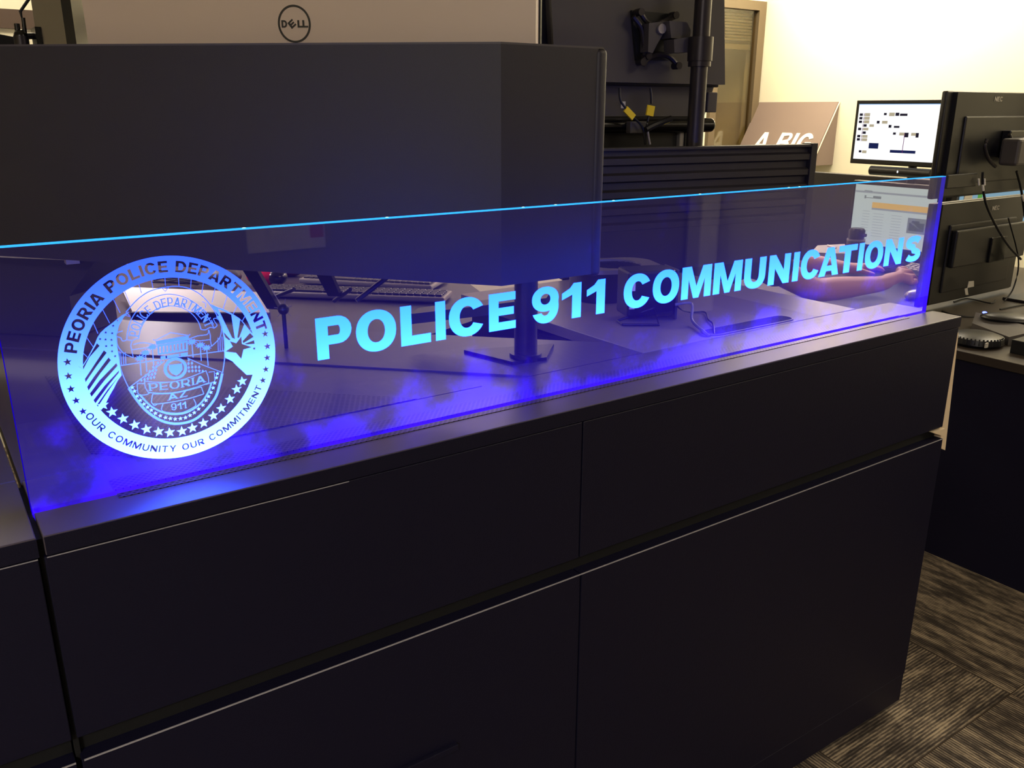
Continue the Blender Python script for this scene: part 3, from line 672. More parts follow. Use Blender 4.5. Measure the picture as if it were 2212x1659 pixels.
# police department banner
ln([(505, 655), (512, 590), (540, 495), (600, 405), (690, 330), (800, 290), (890, 288), (1000, 320), (1100, 390), (1170, 480), (1215, 560)], .0008)
ln([(600, 648), (622, 560), (680, 465), (750, 405), (850, 380), (950, 395), (1030, 440), (1085, 505), (1110, 572)], .0008)
ln([(505, 655), (545, 662), (580, 648), (600, 648)]); ln([(1110, 572), (1145, 575), (1185, 555), (1215, 562)])
ln([(470, 585), (425, 600), (422, 628), (455, 640), (470, 665), (500, 660)]); ln([(422, 628), (430, 700), (480, 765), (558, 802)]); ln([(558, 802), (545, 738), (640, 725), (742, 715)], T1, False); ln([(545, 738), (538, 700), (550, 660)], T1)
ln([(560, 695), (600, 684), (660, 682), (740, 700)]); ln([(1215, 562), (1240, 540), (1222, 510), (1212, 485), (1240, 485), (1275, 520), (1278, 560)]); ln([(1278, 560), (1262, 640), (1195, 710)]); ln([(1195, 710), (1185, 655), (1100, 665), (1012, 655)], T1, False)
ln([(1012, 650), (1080, 625), (1160, 612), (1172, 575)]); ln([(1172, 575), (1185, 620), (1185, 655)])
ln([(500, 430), (535, 470), (490, 455)], T1, False); ln([(790, 232), (818, 262), (845, 230)], T1, False); ln([(1120, 345), (1150, 360), (1145, 395)], T1, False)
# building
ln([(718, 655), (735, 662), (862, 598), (1012, 622), (1020, 612)], .0007, False)
# peoria / az / 911 banners
ln([(650, 992), (740, 1002), (880, 998), (1000, 968), (1110, 925), (1150, 908)]); ln([(680, 1085), (780, 1092), (900, 1085), (1040, 1052), (1172, 1008)], .0009)
ln([(650, 992), (655, 1040), (680, 1085)]); ln([(1150, 908), (1168, 960), (1172, 1008)]); ln([(590, 1012), (650, 1012)], T1, False); ln([(590, 1012), (600, 1098), (660, 1104), (692, 1088)], T1); ln([(1172, 920), (1218, 915), (1222, 995), (1150, 1020)], T1, False)
ln([(716, 1098), (708, 1170), (760, 1178), (880, 1162), (1010, 1135), (1130, 1098)], .0008); ln([(716, 1098), (900, 1090), (1112, 1040)], T1); ln([(1112, 1040), (1132, 1098)]); ln([(708, 1170), (730, 1192), (755, 1178)])
ln([(800, 1178), (790, 1230), (850, 1250), (960, 1248), (1060, 1200)]); ln([(1050, 1138), (1068, 1180), (1060, 1200)])
ln([(522, 1048), (600, 990), (700, 915), (810, 830)], T1, False); ln([(1000, 805), (1120, 860), (1282, 922)], T1, False)
mb = MB(); mb.poly(lines, fs, .0004); mb.build('badge_lines', 'etchline', emb)
fill = []
ent = [P2([(742, 668), (1005, 622), (1012, 655), (745, 698)])]; fill.append(ent)
colm = [P2([(755, 700), (1000, 660), (1002, 745), (760, 780)])]
for k in range(8):
    xa = 768+k*29; dy = -(xa-768)*.155; colm.append(P2([(xa, 712+dy), (xa+15, 710+dy), (xa+17, 764+dy), (xa+2, 767+dy)]))
fill.append(colm)
fill.append([P2([(780, 792), (820, 786), (822, 812), (782, 818)])]); fill.append([P2([(942, 768), (1000, 758), (1002, 785), (945, 792)])]); fill.append([P2([(832, 786), (930, 770), (932, 790), (834, 806)])])
for tx, ty, bx, by in [(612, 812, 622, 945), (657, 768, 668, 915), (713, 722, 725, 862), (1035, 680, 1045, 800), (1103, 706, 1112, 828), (1155, 728, 1168, 866)]:
    fill.append(stroke(P2([(tx, ty), (bx, by)]), .0008)); c = S(tx, ty-6)
    fill.append([[(c[0]+(.0062 if k % 2 else .0034)*math.cos(R(k*18)), c[1]+(.0042 if k % 2 else .0022)*math.sin(R(k*18))) for k in range(20)]])
# round seal
cs = S(902, 890); fill.append([circ(.0137, 48, cs), circ(.0103, 40, cs)]); fill.append([P2([(848, 862), (955, 850), (958, 900), (935, 930), (907, 948), (872, 930), (852, 905)])])
# diamonds
rnd = random.Random(3)
for r_, row in enumerate([(760, 845, 2), (725, 880, 2), (700, 915, 3), (670, 950, 4), (640, 985, 5)]):
    for k in range(row[2]):
        X = row[0]+k*26-r_*4; Y = row[1]-k*6; fill.append([P2([(X-9, Y), (X, Y-13), (X+9, Y), (X, Y+13)])])
for r_, row in enumerate([(1010, 820, 1), (1008, 850, 2), (1010, 882, 4), (1012, 912, 5)]):
    for k in range(row[2]):
        X = row[0]+k*28; Y = row[1]-k*4+k*k*1.0; fill.append([P2([(X-9, Y), (X, Y-13), (X+9, Y), (X, Y+13)])])
mb = MB(); mb.poly(fill, fs, .0004); mb.build('city_hall_scene', 'etchline', emb)
# small serif lettering
def letters(txt, fn):
    for k, ch in enumerate(txt):
        if ch != ' ': mb = MB(); mb.poly(fn(k), fs, .0005); mb.build('letter', 'etchline', emb)
def only(txt, k, fn):      # contours of the k-th character of a laid-out text
    n0 = sum(len(glyph(c)[1])+len(serifs(c, 1, .1)) for c in txt[:k]); n1 = n0+len(glyph(txt[k])[1])+len(serifs(txt[k], 1, .1)); return fn[n0:n1]
TX = 'POLICE DEPARTMENT'; ac = arc_comps(TX, 168, 12, .0400, .0105, s=.17, t=.08, serif=True, c=(.2385, 1.2345), xs=.66)
letters(TX, lambda k: only(TX, k, ac))
def along(txt, a, b, h, sag=0):
    a, b = S(*a), S(*b); comps, W_ = line_text(txt, 1, track=.2, s=.17, t=.08, serif=True); L_ = math.dist(a, b); ux, uy = (b[0]-a[0])/L_, (b[1]-a[1])/L_
    return [[[(a[0]+ux*p[0]*L_/W_-uy*p[1]*h, a[1]+uy*p[0]*L_/W_+ux*p[1]*h-sag*math.sin(math.pi*p[0]/W_)) for p in c] for c in comp] for comp in comps]
for TX, cc_ in (('PEORIA', along('PEORIA', (690, 1072), (1145, 1000), .0092, .0022)), ('AZ', along('AZ', (845, 1150), (1000, 1115), .0078)), ('911', along('911', (870, 1232), (990, 1212), .0085))):
    letters(TX, lambda k: only(TX, k, cc_))
for q in [(312, 1190), (385, 1245), (475, 1300), (570, 1350), (665, 1385), (765, 1405), (855, 1412), (955, 1402), (1040, 1375), (1130, 1335), (1210, 1275), (1275, 1215), (1345, 1140), (1400, 1060), (1445, 995)]:
    c = S(*q); mb = MB(); mb.poly([[star(c[0], c[1], .0066)]], fs, .0004); mb.build('star', 'etch', emb)
mb = MB()
mb.poly([[star(*S(*q), .0026)] for q in [(550, 1045), (568, 1075), (590, 1115), (615, 1150), (645, 1180), (675, 1205), (705, 1230), (738, 1255), (778, 1275), (820, 1290), (860, 1298), (900, 1302), (942, 1298), (983, 1290), (1020, 1272), (1055, 1250), (1090, 1220), (1125, 1188), (1150, 1150), (1170, 1118), (1190, 1085), (1208, 1048), (1220, 1008), (1235, 965), (1243, 932)]], fs, .0004)
mb.build('star_border', 'etch', emb)

# ================================================================== monitor shroud in front of the operator's screens
D1 = Vector((-.7071, .7071, 0)); N1 = Vector((.7071, .7071, 0))
F0 = Vector((.809, 1.2, 0))
LEND = F0 + D1*1.3
shr = thing('monitor_shroud', 'tall black folded privacy shroud raised behind the acrylic sign', 'privacy screen', (F0.x, F0.y, H))
thk = .018
mb = MB(); a = F0; b = LEND; n_ = N1*thk
mb.prism([(a.x, a.y, 1.213), (a.x, a.y, 1.597), (b.x, b.y, 1.605), (b.x, b.y, 1.243)], n_); mb.build('angled_panel', 'shroud', shr)
mb = MB(); mb.prism([(.809, 1.2, 1.213), (1.008, 1.2, 1.213), (1.008, 1.2, 1.597), (.809, 1.2, 1.597)], (0, thk, 0)); mb.build('straight_panel', 'shroud', shr)
mb = MB(); mb.box(1.004, 1.028, 1.196, 1.224, 1.208, 1.598, .009, 4); mb.build('edge_post', 'shroud', shr, smooth=True)
mb = MB(); mb.prism([(a.x, a.y, 1.597), (b.x, b.y, 1.605), (b.x, b.y, 1.608), (a.x, a.y, 1.600)], N1*.02); mb.box(.809, 1.02, 1.2, 1.22, 1.597, 1.600); mb.build('top_trim', 'greyp', shr)
# pole that carries it
pc = Vector((.905, 1.262, 0))
mb = MB(); mb.cyl((pc.x, pc.y, H), (pc.x, pc.y, 1.56), .0215, n=32); mb.build('support_pole', 'metal', shr, smooth=True)
mb = MB(); mb.cyl((pc.x, pc.y, H), (pc.x, pc.y, H+.012), .030, n=32); mb.build('pole_collar', 'blackp', shr, smooth=True)
mb = MB(); mb.prism([(.83, 1.36, H), (1.0, 1.30, H), (.93, 1.23, H), (.86, 1.24, H)], (0, 0, .006)); mb.prism([(.76, 1.44, H+.05), (.80, 1.48, H+.05), (.99, 1.30, H+.09), (.95, 1.26, H+.09)], (0, 0, .02)); mb.build('clamp_base', 'blackp', shr)
mb = MB(); mb.cyl((.925, 1.262, H+.03), (.925, 1.262, 1.21), .004, n=8); mb.build('lift_rod', 'silver', shr)
# struts under the shroud
def P45(px, py, c):  # on the vertical plane x+y=c
    return ppl(px, py, (c/2, c/2, 0), (1, 1, 0))
for (p0, p1) in (((525, 560), (590, 668)), ((690, 575), (722, 640))):
    a, b = P45(*p0, 2.12), P45(*p1, 2.20); b.z = max(b.z, H+.01)
    d = Vector((.009, -.009, 0)); mb = MB(); mb.prism([a-d*1.2, a+d*1.2, b+d, b-d], N1*.012); mb.build('strut', 'blackp', shr)
for (p0, p1, r_) in (((845, 592), (770, 650), .005), ((586, 645), (635, 625), .004), ((722, 650), (757, 625), .004)):
    a, b = P45(*p0, 2.25), P45(*p1, 2.18); mb = MB(); mb.tube([a, a.lerp(b, .5), b], r_, 10); mb.build('support_rod', 'metal', shr, smooth=True)

# big silver-backed monitor behind the shroud
def off(c, px, py, o): return ppl(px, py, F0+N1*o, (.7071, .7071, 0))
mon = thing('monitor', 'large monitor with a pale silver back and round logo above the shroud', 'monitor', (.66, 1.60, H))
p0 = off(0, 192, 97, .17); p1 = off(0, 1157, 97, .17)
xd = (p1-p0).normalized()
FR = frame((p0.x, p0.y, 0), xd); WM = (p1-p0).length
mb = MB(FR); mb.prism([(.004, 0, 1.36), (-.006, 0, 1.90), (WM, 0, 1.90), (WM, 0, 1.36)], (0, .03, 0)); mb.build('back_cover', 'taupeback', mon)
mb = MB(FR); mb.box(-.012, WM+.004, .03, .045, 1.355, 1.905, .003); mb.build('bezel', 'blackp', mon)
mb = MB(FR); mb.box(.01, WM-.012, .0455, .0465, 1.375, 1.89); mb.build('screen', 'blackg', mon)
lc = off(0, 636, 46, .17); lr = .0315
u0 = (lc-p0).dot(xd)
fl = lambda u, v, w_: FR @ Vector((u0+u, -w_, lc.z+v))
cc = lambda r_, n=48: [(r_*math.cos(2*math.pi*k/n), r_*1.02*math.sin(2*math.pi*k/n)) for k in range(n)]
mb = MB(); mb.poly([[cc(lr), cc(lr-.0035)]], fl, .001)
def shift(comps, dx, dy): return [[[(p[0]+dx, p[1]+dy) for p in c] for c in comp] for comp in comps]
lt = []
h_ = .0125
for ch, x_ in (('D', -.0245), ('L', .0062), ('L', .0158)):
    w_, cs_ = glyph(ch, .26, .22); k_ = .0105/w_; lt += [[[(x_+p[0]*k_, -h_/2+p[1]*h_) for p in c] for c in comp] for comp in cs_]
w_, cs_ = glyph('E', .26, .22)
ce, se = math.cos(R(38)), math.sin(R(38))
for comp in cs_: lt.append([[(-.0045+((p[0]-.4)*.0145)*ce-((p[1]-.5)*h_)*se, ((p[0]-.4)*.0145)*se+((p[1]-.5)*h_)*ce) for p in c] for c in comp])
mb.poly(lt, fl, .001); mb.build('logo', 'logo', mon, label='round black maker logo')
mb = MB(); mb.tube([(.905, 1.262, 1.50), (.90, 1.33, 1.50), FR @ Vector((WM*.86, -.004, 1.50))], .012); mb.cyl(FR @ Vector((WM*.86, -.012, 1.50)), FR @ Vector((WM*.86, .0, 1.50)), .04); mb.build('mount_arm', 'metal', mon, smooth=True)

# monitor seen edge-on at the far left
ml = thing('monitor', 'grey monitor seen edge-on at the far top left', 'monitor', (.40, 2.75, .95))
fr2 = frame(tuple(pyy(96, 97, 2.7)), (.70, .2, 0)); o2 = fr2.translation.copy(); fr2 = frame((o2.x, o2.y, 0), (.95, -.3, 0))
z0 = 1.50
mb = MB(); A = pyy(82, 99, 2.7); B_ = pyy(145, 99, 2.62); Cc = pyy(166, 99, 2.60)
mb.prism([(A.x, A.y, z0), (B_.x, B_.y, z0), (B_.x+.06, B_.y+.24, z0), (A.x+.05, A.y+.24, z0)], (0, 0, .42)); mb.build('back_cover', 'olive', ml)
mb = MB(); mb.prism([(B_.x, B_.y, z0-.005), (Cc.x, Cc.y, z0-.005), (Cc.x+.09, Cc.y+.34, z0-.005), (B_.x+.08, B_.y+.34, z0-.005)], (0, 0, .44)); mb.build('bezel', 'blackp', ml)
q0, q1 = pyy(45, 78, 2.72), pyy(84, 78, 2.72)
mb = MB(); mb.cyl(q0, q1, .008); mb.sph(q0, .017); mb.cyl(q0+Vector((-.005, 0, -.02)), q0+Vector((-.005, 0, .03)), .007); mb.cyl(q0+Vector((.01, 0, -.02)), q0+Vector((.012, 0, .045)), .005); mb.box(q1.x-.012, q1.x+.002, q1.y-.04, q1.y+.04, q1.z-.035, q1.z+.02); mb.build('tilt_mount', 'blackg', ml, smooth=True)
q2 = pyy(68, -10, 2.72); mb = MB(); mb.tube([q0+Vector((.012, 0, .0)), q0+Vector((.008, 0, .06)), q2], .004); mb.build('cable', 'cable', ml)
mb = MB(); mb.cyl((q0.x, q0.y, .95), (q0.x, q0.y, q0.z), .018); mb.build('stand_pole', 'metal', ml, smooth=True)
mr_ = thing('monitor', 'dark monitor corner peeking in at the top left edge', 'monitor', (.2, 2.9, .95))
q = pyy(0, 74, 2.9); q3 = pyy(42, 82, 2.9)
mb = MB(); mb.prism([(q.x-.5, 2.9, q.z+.03), (q.x, 2.9, q.z), (q3.x, 2.9, q3.z), (q3.x, 2.9, 1.45), (q.x-.5, 2.9, 1.45)], (0, .03, 0)); mb.build('back_cover', 'blackp', mr_)
mb = MB(); mb.cyl((q.x-.2, 2.92, .95), (q.x-.2, 2.92, 1.5), .02); mb.build('stand_pole', 'metal', mr_)

# ================================================================== operator's keyboard surface (lower, at 45 degrees)
ZK = .95
desk = thing('operator_desk', 'pale lower desk surface holding keyboards seen beneath the shroud', 'desk', (1.0, 2.6, 0))
mb = MB(); mb.prism([(-.5, 2.93, ZK-.03), (1.05, 1.38, ZK-.03), (1.05, 1.88, ZK-.03), (1.36, 2.0, ZK-.03), (1.6, 2.75, ZK-.03), (1.2, 3.6, ZK-.03), (-.5, 3.9, ZK-.03)], (0, 0, .03)); mb.build('desktop', 'laminate3', desk)
for x_, y_ in ((-.3, 3.3), (1.03, 1.95), (1.45, 2.6), (.6, 3.5)):
    mb = MB(); mb.cyl((x_, y_, 0), (x_, y_, ZK-.03), .03); mb.build('leg', 'metal', desk)
tw = thing('equipment_case', 'black equipment case standing left of the seal beneath the shroud', 'case', (-.1, 2.2, H))
a = P45(60, 560, 2.14); b = P45(205, 560, 2.14); c = P45(150, 640, 2.14)
mb = MB(); mb.prism([(-.25, 2.39, H+.002), (c.x, c.y, H+.002), (c.x, c.y, c.z), (b.x, b.y, b.z-.004), (-.25, 2.39, b.z)], N1*.14); mb.build('housing', 'shroud', tw)
mb = MB(); p = P45(155, 562, 2.13); mb.box(p.x-.012, p.x+.012, p.y-.012, p.y+.012, p.z-.006, p.z+.004); mb.build('status_label', 'nec', tw)
# added white board standing in for bright glare on the desk
ws = thing('glare_board', 'white slanted board standing in for desk glare behind the seal', 'glare board', tuple(pz(410, 690, ZK)))
A, B_, Cc, Dd = pz(290, 688, ZK+.001), pz(585, 690, ZK+.001), pz(568, 640, ZK+.03), pz(262, 628, ZK+.03)
mb = MB(); mb.prism([A, B_, Cc, Dd], (0, 0, .012)); mb.build('board', 'white', ws)
mb = MB(); mb.prism([A+Vector((0, 0, .0)), B_, B_+Vector((-.01, -.01, 0)), A+Vector((-.01, -.01, 0))], (0, 0, .02)); mb.build('lip', 'blackp', ws)
# added fill lamp, unseen, that whitens the glare board
tl = thing('fill_lamp', 'small added fill lamp hidden behind the shroud above the white board', 'lamp', tuple(pz(400, 655, ZK)+Vector((-.05, .25, .42))))
c = tl.location.copy()
mb = MB(); mb.box(c.x-.08, c.x+.08, c.y-.03, c.y+.03, c.z+.006, c.z+.03, .004); mb.build('housing', 'blackp', tl)
mb = MB(); mb.cyl((c.x, c.y, c.z+.03), (c.x, c.y+.0, c.z+.5), .006); mb.build('stem', 'metal', tl)
mb = MB(); mb.box(c.x-.07, c.x+.07, c.y-.022, c.y+.022, c.z+.001, c.z+.0055); mb.build('diffuser', emis('fill_diffuser', (1, .93, .8, 1), 4), tl)
area('fill_lamp_light', (c.x, c.y, c.z-.002), .14, .045, 3.2, col=(1, .92, .78))

def keyboard(label, o, xdir, L_, D_, rows, cols, body, keys, tilt=0.0, num=True, ridge=False):
    t = thing('keyboard', label, 'keyboard', tuple(o))
    f_ = frame(o, xdir, tilt)
    mb = MB(f_); mb.box(0, L_, 0, D_, 0, .016, .005, 2); mb.build('case', body, t)
    mb = MB(f_); cw = (L_-.02)/cols; rh = (D_-.03)/rows
    for r_ in range(rows):
        c_ = 0
        while c_ < cols:
            wk = 1
            if r_ == 0 and c_ == 4: wk = 5
            mb.box(.01+c_*cw+.0015, .01+(c_+wk)*cw-.0015, .012+r_*rh+.0015, .012+(r_+1)*rh-.0015, .015, .022, .0015, 1)
            c_ += wk
    mb.build('keycaps', keys, t)
    if ridge:
        mb = MB(f_); mb.cyl((0, D_-.004, .014), (L_, D_-.004, .014), .012, n=16); mb.build('palm_bar', 'silver', t, smooth=True)
    return t
M['keyy'] = mat('pale_keycap', '#b9a45a', .5)
k1a, k1b = pz(935, 610, 0.955), pz(640, 600, 0.955)
a, b = pz(645, 612, .955), pz(932, 628, .955)
keyboard('silver-edged keyboard lying furthest back beneath the shroud', a, b-a, (b-a).length, .17, 5, 22, 'silver', 'greyp', ridge=True)
a, b = pz(555, 640, .955), pz(960, 655, .955)
keyboard('black keyboard with a bright front rail in front of the silver-edged one', a, b-a, (b-a).length, .11, 4, 26, 'silver', 'blackp')
# computer mice
def mouse(label, p, r_, body, tip, rot):
    t = thing('computer_mouse', label, 'mouse', tuple(p), 'mice on the operator desk'); q = Matrix.Rotation(rot, 4, 'Z')
    mb = MB(); mb.sph(p+Vector((0, 0, r_*.45)), (r_*1.35, r_*.8, r_*.62), 24, q); mb.build('shell', body, t, smooth=True)
    mb = MB(); mb.sph(p+q.to_3x3() @ Vector((r_*.75, 0, r_*.45)), (r_*.75, r_*.78, r_*.56), 24, q); mb.build('grip', tip, t, smooth=True)
mouse('bright red and black mouse left of the keyboards', pz(575, 612, .955), .048, 'red', 'blackg', R(-40))
mouse('dark maroon mouse beside the silver-edged keyboard', pz(625, 598, .955)+Vector((0, .05, 0)), .045, 'maroon', 'maroon', R(-30))
mouse('gloss black mouse behind the silver-edged keyboard', pz(690, 590, .955)+Vector((.05, .16, 0)), .045, 'blackg', 'blackg', R(-30))
# dark pouch and cables behind the seal
t = thing('cable_bundle', 'tangle of thin black cables behind the top of the seal', 'cable', tuple(pz(400, 612, .955)))
for k in range(6):
    rr = random.Random(k); p = [pz(330+rr.uniform(0, 150), 600+rr.uniform(0, 22), .955)+Vector((0, 0, rr.uniform(.004, .04))) for _ in range(5)]
    mb = MB(); mb.tube(smooth([tuple(v) for v in p], 6), .003, 6); mb.build('cable', 'cable', t, smooth=True)
t = thing('pouch', 'soft dark grey pouch lying left of the red mouse', 'pouch', tuple(pz(500, 618, .955)))
c = pz(478, 616, .955); mb = MB(); mb.sph(c+Vector((0, 0, .03)), (.07, .045, .03), 24, Matrix.Rotation(R(-40), 4, 'Z')); mb.build('body', 'greyp', t, smooth=True)
# cable clip star thing
t = thing('cable_tie', 'knot of clear cable ties sticking up behind the first letter', 'cable tie', tuple(P45(612, 700, 2.15)))
c = P45(612, 668, 2.15)
for k in range(7):
    an = R(k*51+20); mb = MB(); l_ = .05 if k in (2, 5) else .022
    mb.tube([c, c+Vector((math.cos(an)*l_*.6, -math.cos(an)*l_*.6, math.sin(an)*l_))], .0007, 5); mb.build('tie_end', 'silver', t)
mb = MB(); mb.sph(c, .011); mb.cyl((c.x, c.y, H), c, .004); mb.build('knot', 'blackp', t)

# ================================================================== air purifier and black box on the rear worktop
ap = thing('desk_heater', 'rounded grey desk heater with round slotted grille on the rear worktop', 'heater', (1.42, 1.66, H))
def rr_(x0, x1, y0, y1, r_, n=8): return arc(x1-r_, y0+r_, r_, r_, -90, 0, n)+arc(x1-r_, y1-r_, r_, r_, 0, 90, n)+arc(x0+r_, y1-r_, r_, r_, 90, 180, n)+arc(x0+r_, y0+r_, r_, r_, 180, 270, n)
ang = R(-22); cA = Vector((1.415, 1.60)); 
def rot2(pts): return [(cA.x+p[0]*math.cos(ang)-p[1]*math.sin(ang), cA.y+p[0]*math.sin(ang)+p[1]*math.cos(ang)) for p in pts]
mb = MB(); mb.poly([[rot2(rr_(-.105, .105, -.085, .085, .06))]], fz(H+.001), .07); mb.build('body', 'metal', ap, smooth=True)
mb = MB(); mb.poly([[rot2(rr_(-.108, .108, -.088, .088, .062)), rot2(cc(.066, 32))]], fz(H+.071), .010); mb.build('top_cover', 'silver', ap, smooth=True)
mb = MB()
for k in range(-6, 7):
    hw = math.sqrt(max(.066**2-(k*.0098)**2, 0)); mb.poly([[rot2(rect(-hw, k*.0098-.0025, hw, k*.0098+.0025))]], fz(H+.074), .003)
mb.poly([[rot2(cc(.066, 32))]], fz(H+.0705), .001); mb.build('grille', 'blackp', ap)
bb = thing('power_adapter_box', 'black box on a bent wire foot beside the cable slot', 'device', (1.30, 1.36, H))
FRb = frame((1.315, 1.375, 0), (.93, -.36, 0))
mb = MB(FRb); mb.box(-.055, .055, -.03, .045, H+.010, H+.112, .006); mb.build('housing', 'blackp', bb)
mb = MB(FRb); mb.box(.056, .062, -.03, .045, H+.001, H+.112, .002); mb.build('side_plate', 'greyp', bb)
mb = MB(FRb); mb.tube([(-.075, -.055, H+.003), (-.0, -.075, H+.003), (.005, -.032, H+.03), (-.075, -.02, H+.003), (-.075, -.055, H+.003)], .003); mb.build('wire_foot', 'metal', bb)
mb = MB(FRb); mb.box(-.052, -.040, -.0312, -.03, H+.070, H+.094); mb.box(-.052, -.040, -.0312, -.03, H+.030, H+.045); mb.build('label_sticker', 'white', bb)
a = FRb @ Vector((.055, -.03, H+.035)); mb = MB()
c1 = tag(MB().tube(smooth([a, a+Vector((.03, -.02, .002)), pz(1495, 692, H+.010), pz(1520, 716, H+.006), pz(1532, 727, H-.0)], 8), .0032).build('power_cable', 'gcable', None, True), 'thick pale grey cable running from the black box into the slot', 'cable')
a = FRb @ Vector((.063, .03, H+.06))
c2 = tag(MB().tube(smooth([a, pz(1465, 663, H+.03), pz(1490, 674, H+.004), pz(1522, 674, H+.004), pz(1530, 690, H+.004), pz(1540, 700, H+.004), pz(1543, 722, H)], 8), .0019).build('data_cable', 'metal', None, True), 'thin dark cable winding behind the pale one into the slot', 'cable')

# ================================================================== slatted partition
SA = Vector((1.567, 1.822, 0)); SN = (.168, .986, 0); SX = Vector((.986, -.168, 0))
par = thing('slat_partition', 'black slatted partition with end post rising behind the worktop', 'partition', (1.65, 1.81, 0))
FS = frame(SA, SX)
SL0, SL1 = -.12, .735
SZB, SZT = 1.052, 1.400
mb = MB(FS)
mb.box(SL0, SL1-.022, .006, .028, SZB, SZT-.008)
mb.build('back_panel', 'shroud', par)
mb = MB(FS)
for k in range(5):
    zt = SZT-.022-k*.0445
    mb.prism([(SL0, .006, zt), (SL0, -.006, zt-.006), (SL0, -.006, zt-.022), (SL0, .006, zt-.027)], (SL1-.022-SL0, 0, 0))
mb.build('slats', 'shroud', par)
mb = MB(FS); mb.box(SL0, SL1-.022, -.004, .006, SZB+.004, SZB+.128, .001, 1); mb.build('lower_panel', 'shroud', par)
mb = MB(FS); mb.box(SL0, SL1-.018, -.008, .032, SZT-.008, SZT, .0015); mb.build('top_rail', 'shroud', par)
mb = MB(FS); mb.box(SL1-.024, SL1, -.01, .034, SZB-.002, SZT+.003, .002); mb.build('end_post', 'shroud', par)
mb = MB(FS); mb.box(-.10, .45, .03, .27, .92, .95, .003); mb.build('rear_shelf', 'metal', par)
for x_ in (SL0+.05, .36):
    mb = MB(FS); mb.box(x_-.02, x_+.02, .03, .06, 0, SZB+.1); mb.build('support_leg', 'metal', par)

# ================================================================== dark monitors and pole behind the partition
PA = Vector((1.6, 1.99, 0)); 
FM = frame(PA, SX)
def pm(px, py, o=0):
    v = ppl(px, py, PA+Vector(SN)*o, SN); return v, (v-PA).dot(SX)
dm = thing('monitor', 'large dark monitor back with a tilting wall-mount bracket on a pole', 'monitor', (2.1, 2.25, .95))
xl = pm(1180, 90)[1]; xb = pm(1325, 175)[1]; xr0 = pm(1566, 185)[1]; xr1 = pm(1556, 0)[1]; zb = pm(1400, 178)[0].z
mb = MB(FM); mb.prism([(xl+.03, 0, zb), (xl, 0, 1.95), (xr1, 0, 1.95), (xr0, 0, zb-.003)], (0, .035, 0)); mb.build('back_cover', 'greyp', dm)
mb = MB(FM); mb.box(xl-.012, xr0+.005, .036, .05, zb-.01, 1.96, .003); mb.build('bezel', 'blackp', dm)
v, u_ = pm(1415, 95, -.05); 
def PM(px, py, o): return ppl(px, py, PA+Vector(SN)*o, SN)
# mounting bracket: plate, curved arms and block
mb = MB(); a = PM(1365, 22, -.012); b = PM(1452, 30, -.012); c = PM(1450, 130, -.012); d = PM(1375, 130, -.012)
mb.prism([a, b, c, d], Vector(SN)*.01); br = mb.build('mount_plate', 'blackp', dm)
for q in ([(1382, 25), (1395, 45), (1412, 55), (1430, 48), (1458, 35), (1461, 30)], [(1388, 140), (1400, 126), (1420, 118), (1444, 122), (1462, 140), (1466, 146)], [(1368, 36), (1385, 60), (1390, 90), (1393, 120), (1386, 138)]):
    mb = MB(); mb.tube(smooth([tuple(PM(*k, -.03)) for k in q], 6), .0075, 8); mb.build('bracket_arm', 'metal', dm, smooth=True)
for q in [(1384, 26), (1459, 33), (1465, 142), (1388, 134), (1400, 120)]:
    p = PM(*q, -.036); mb = MB(); mb.cyl(p-Vector(SN)*.006, p+Vector(SN)*.022, .010, n=16); mb.build('bolt_eye', 'metal', dm, smooth=True)
mb = MB(); mb.prism([PM(*q, -.06) for q in [(1402, 50), (1428, 47), (1446, 45), (1440, 60), (1420, 95), (1410, 115), (1400, 112)]], Vector(SN)*.04); mb.build('pivot_block', 'greyp', dm)
p = PM(1431, 62, -.068); mb = MB(); mb.cyl(p, p+Vector(SN)*.02, .013, n=24); mb.build('pivot_ring', 'silver', dm, smooth=True)
mb = MB(); mb.prism([PM(*q, -.085) for q in [(1446, 45), (1484, 48), (1492, 65), (1490, 85), (1450, 82)]], Vector(SN)*.06); mb.build('arm_head', 'greyp', dm)
mb = MB(); mb.prism([PM(*q, -.10) for q in [(1456, 85), (1490, 80), (1490, 113), (1457, 114)]], Vector(SN)*.05); mb.build('arm', 'greyp', dm)
# pole
pole = thing('mounting_pole', 'round dark pole with a thick collar standing before the dark monitors', 'pole', tuple(PM(1505, 312, -.12)))
pc = PM(1510, 150, -.12); px_, py_ = pc.x, pc.y; rp = .0235
mb = MB(); mb.cyl((px_, py_, .95), (px_, py_, 1.95), rp, n=32); mb.build('tube', 'metal', pole, smooth=True)
z1, z2, z3 = PM(1510, 80, -.12).z, PM(1510, 132, -.12).z, PM(1510, 144, -.12).z
mb = MB(); mb.cyl((px_, py_, z2), (px_, py_, z1), rp+.011, n=32); mb.build('clamp_collar', 'metal', pole, smooth=True)
mb = MB(); mb.cyl((px_, py_, z3), (px_, py_, z2-.001), rp+.008, n=32); mb.build('lower_ring', 'metal', pole, smooth=True)
mb = MB(); mb.cyl((px_, py_, .95), (px_, py_, .96), .09, n=32); mb.build('base', 'metal', pole, smooth=True)
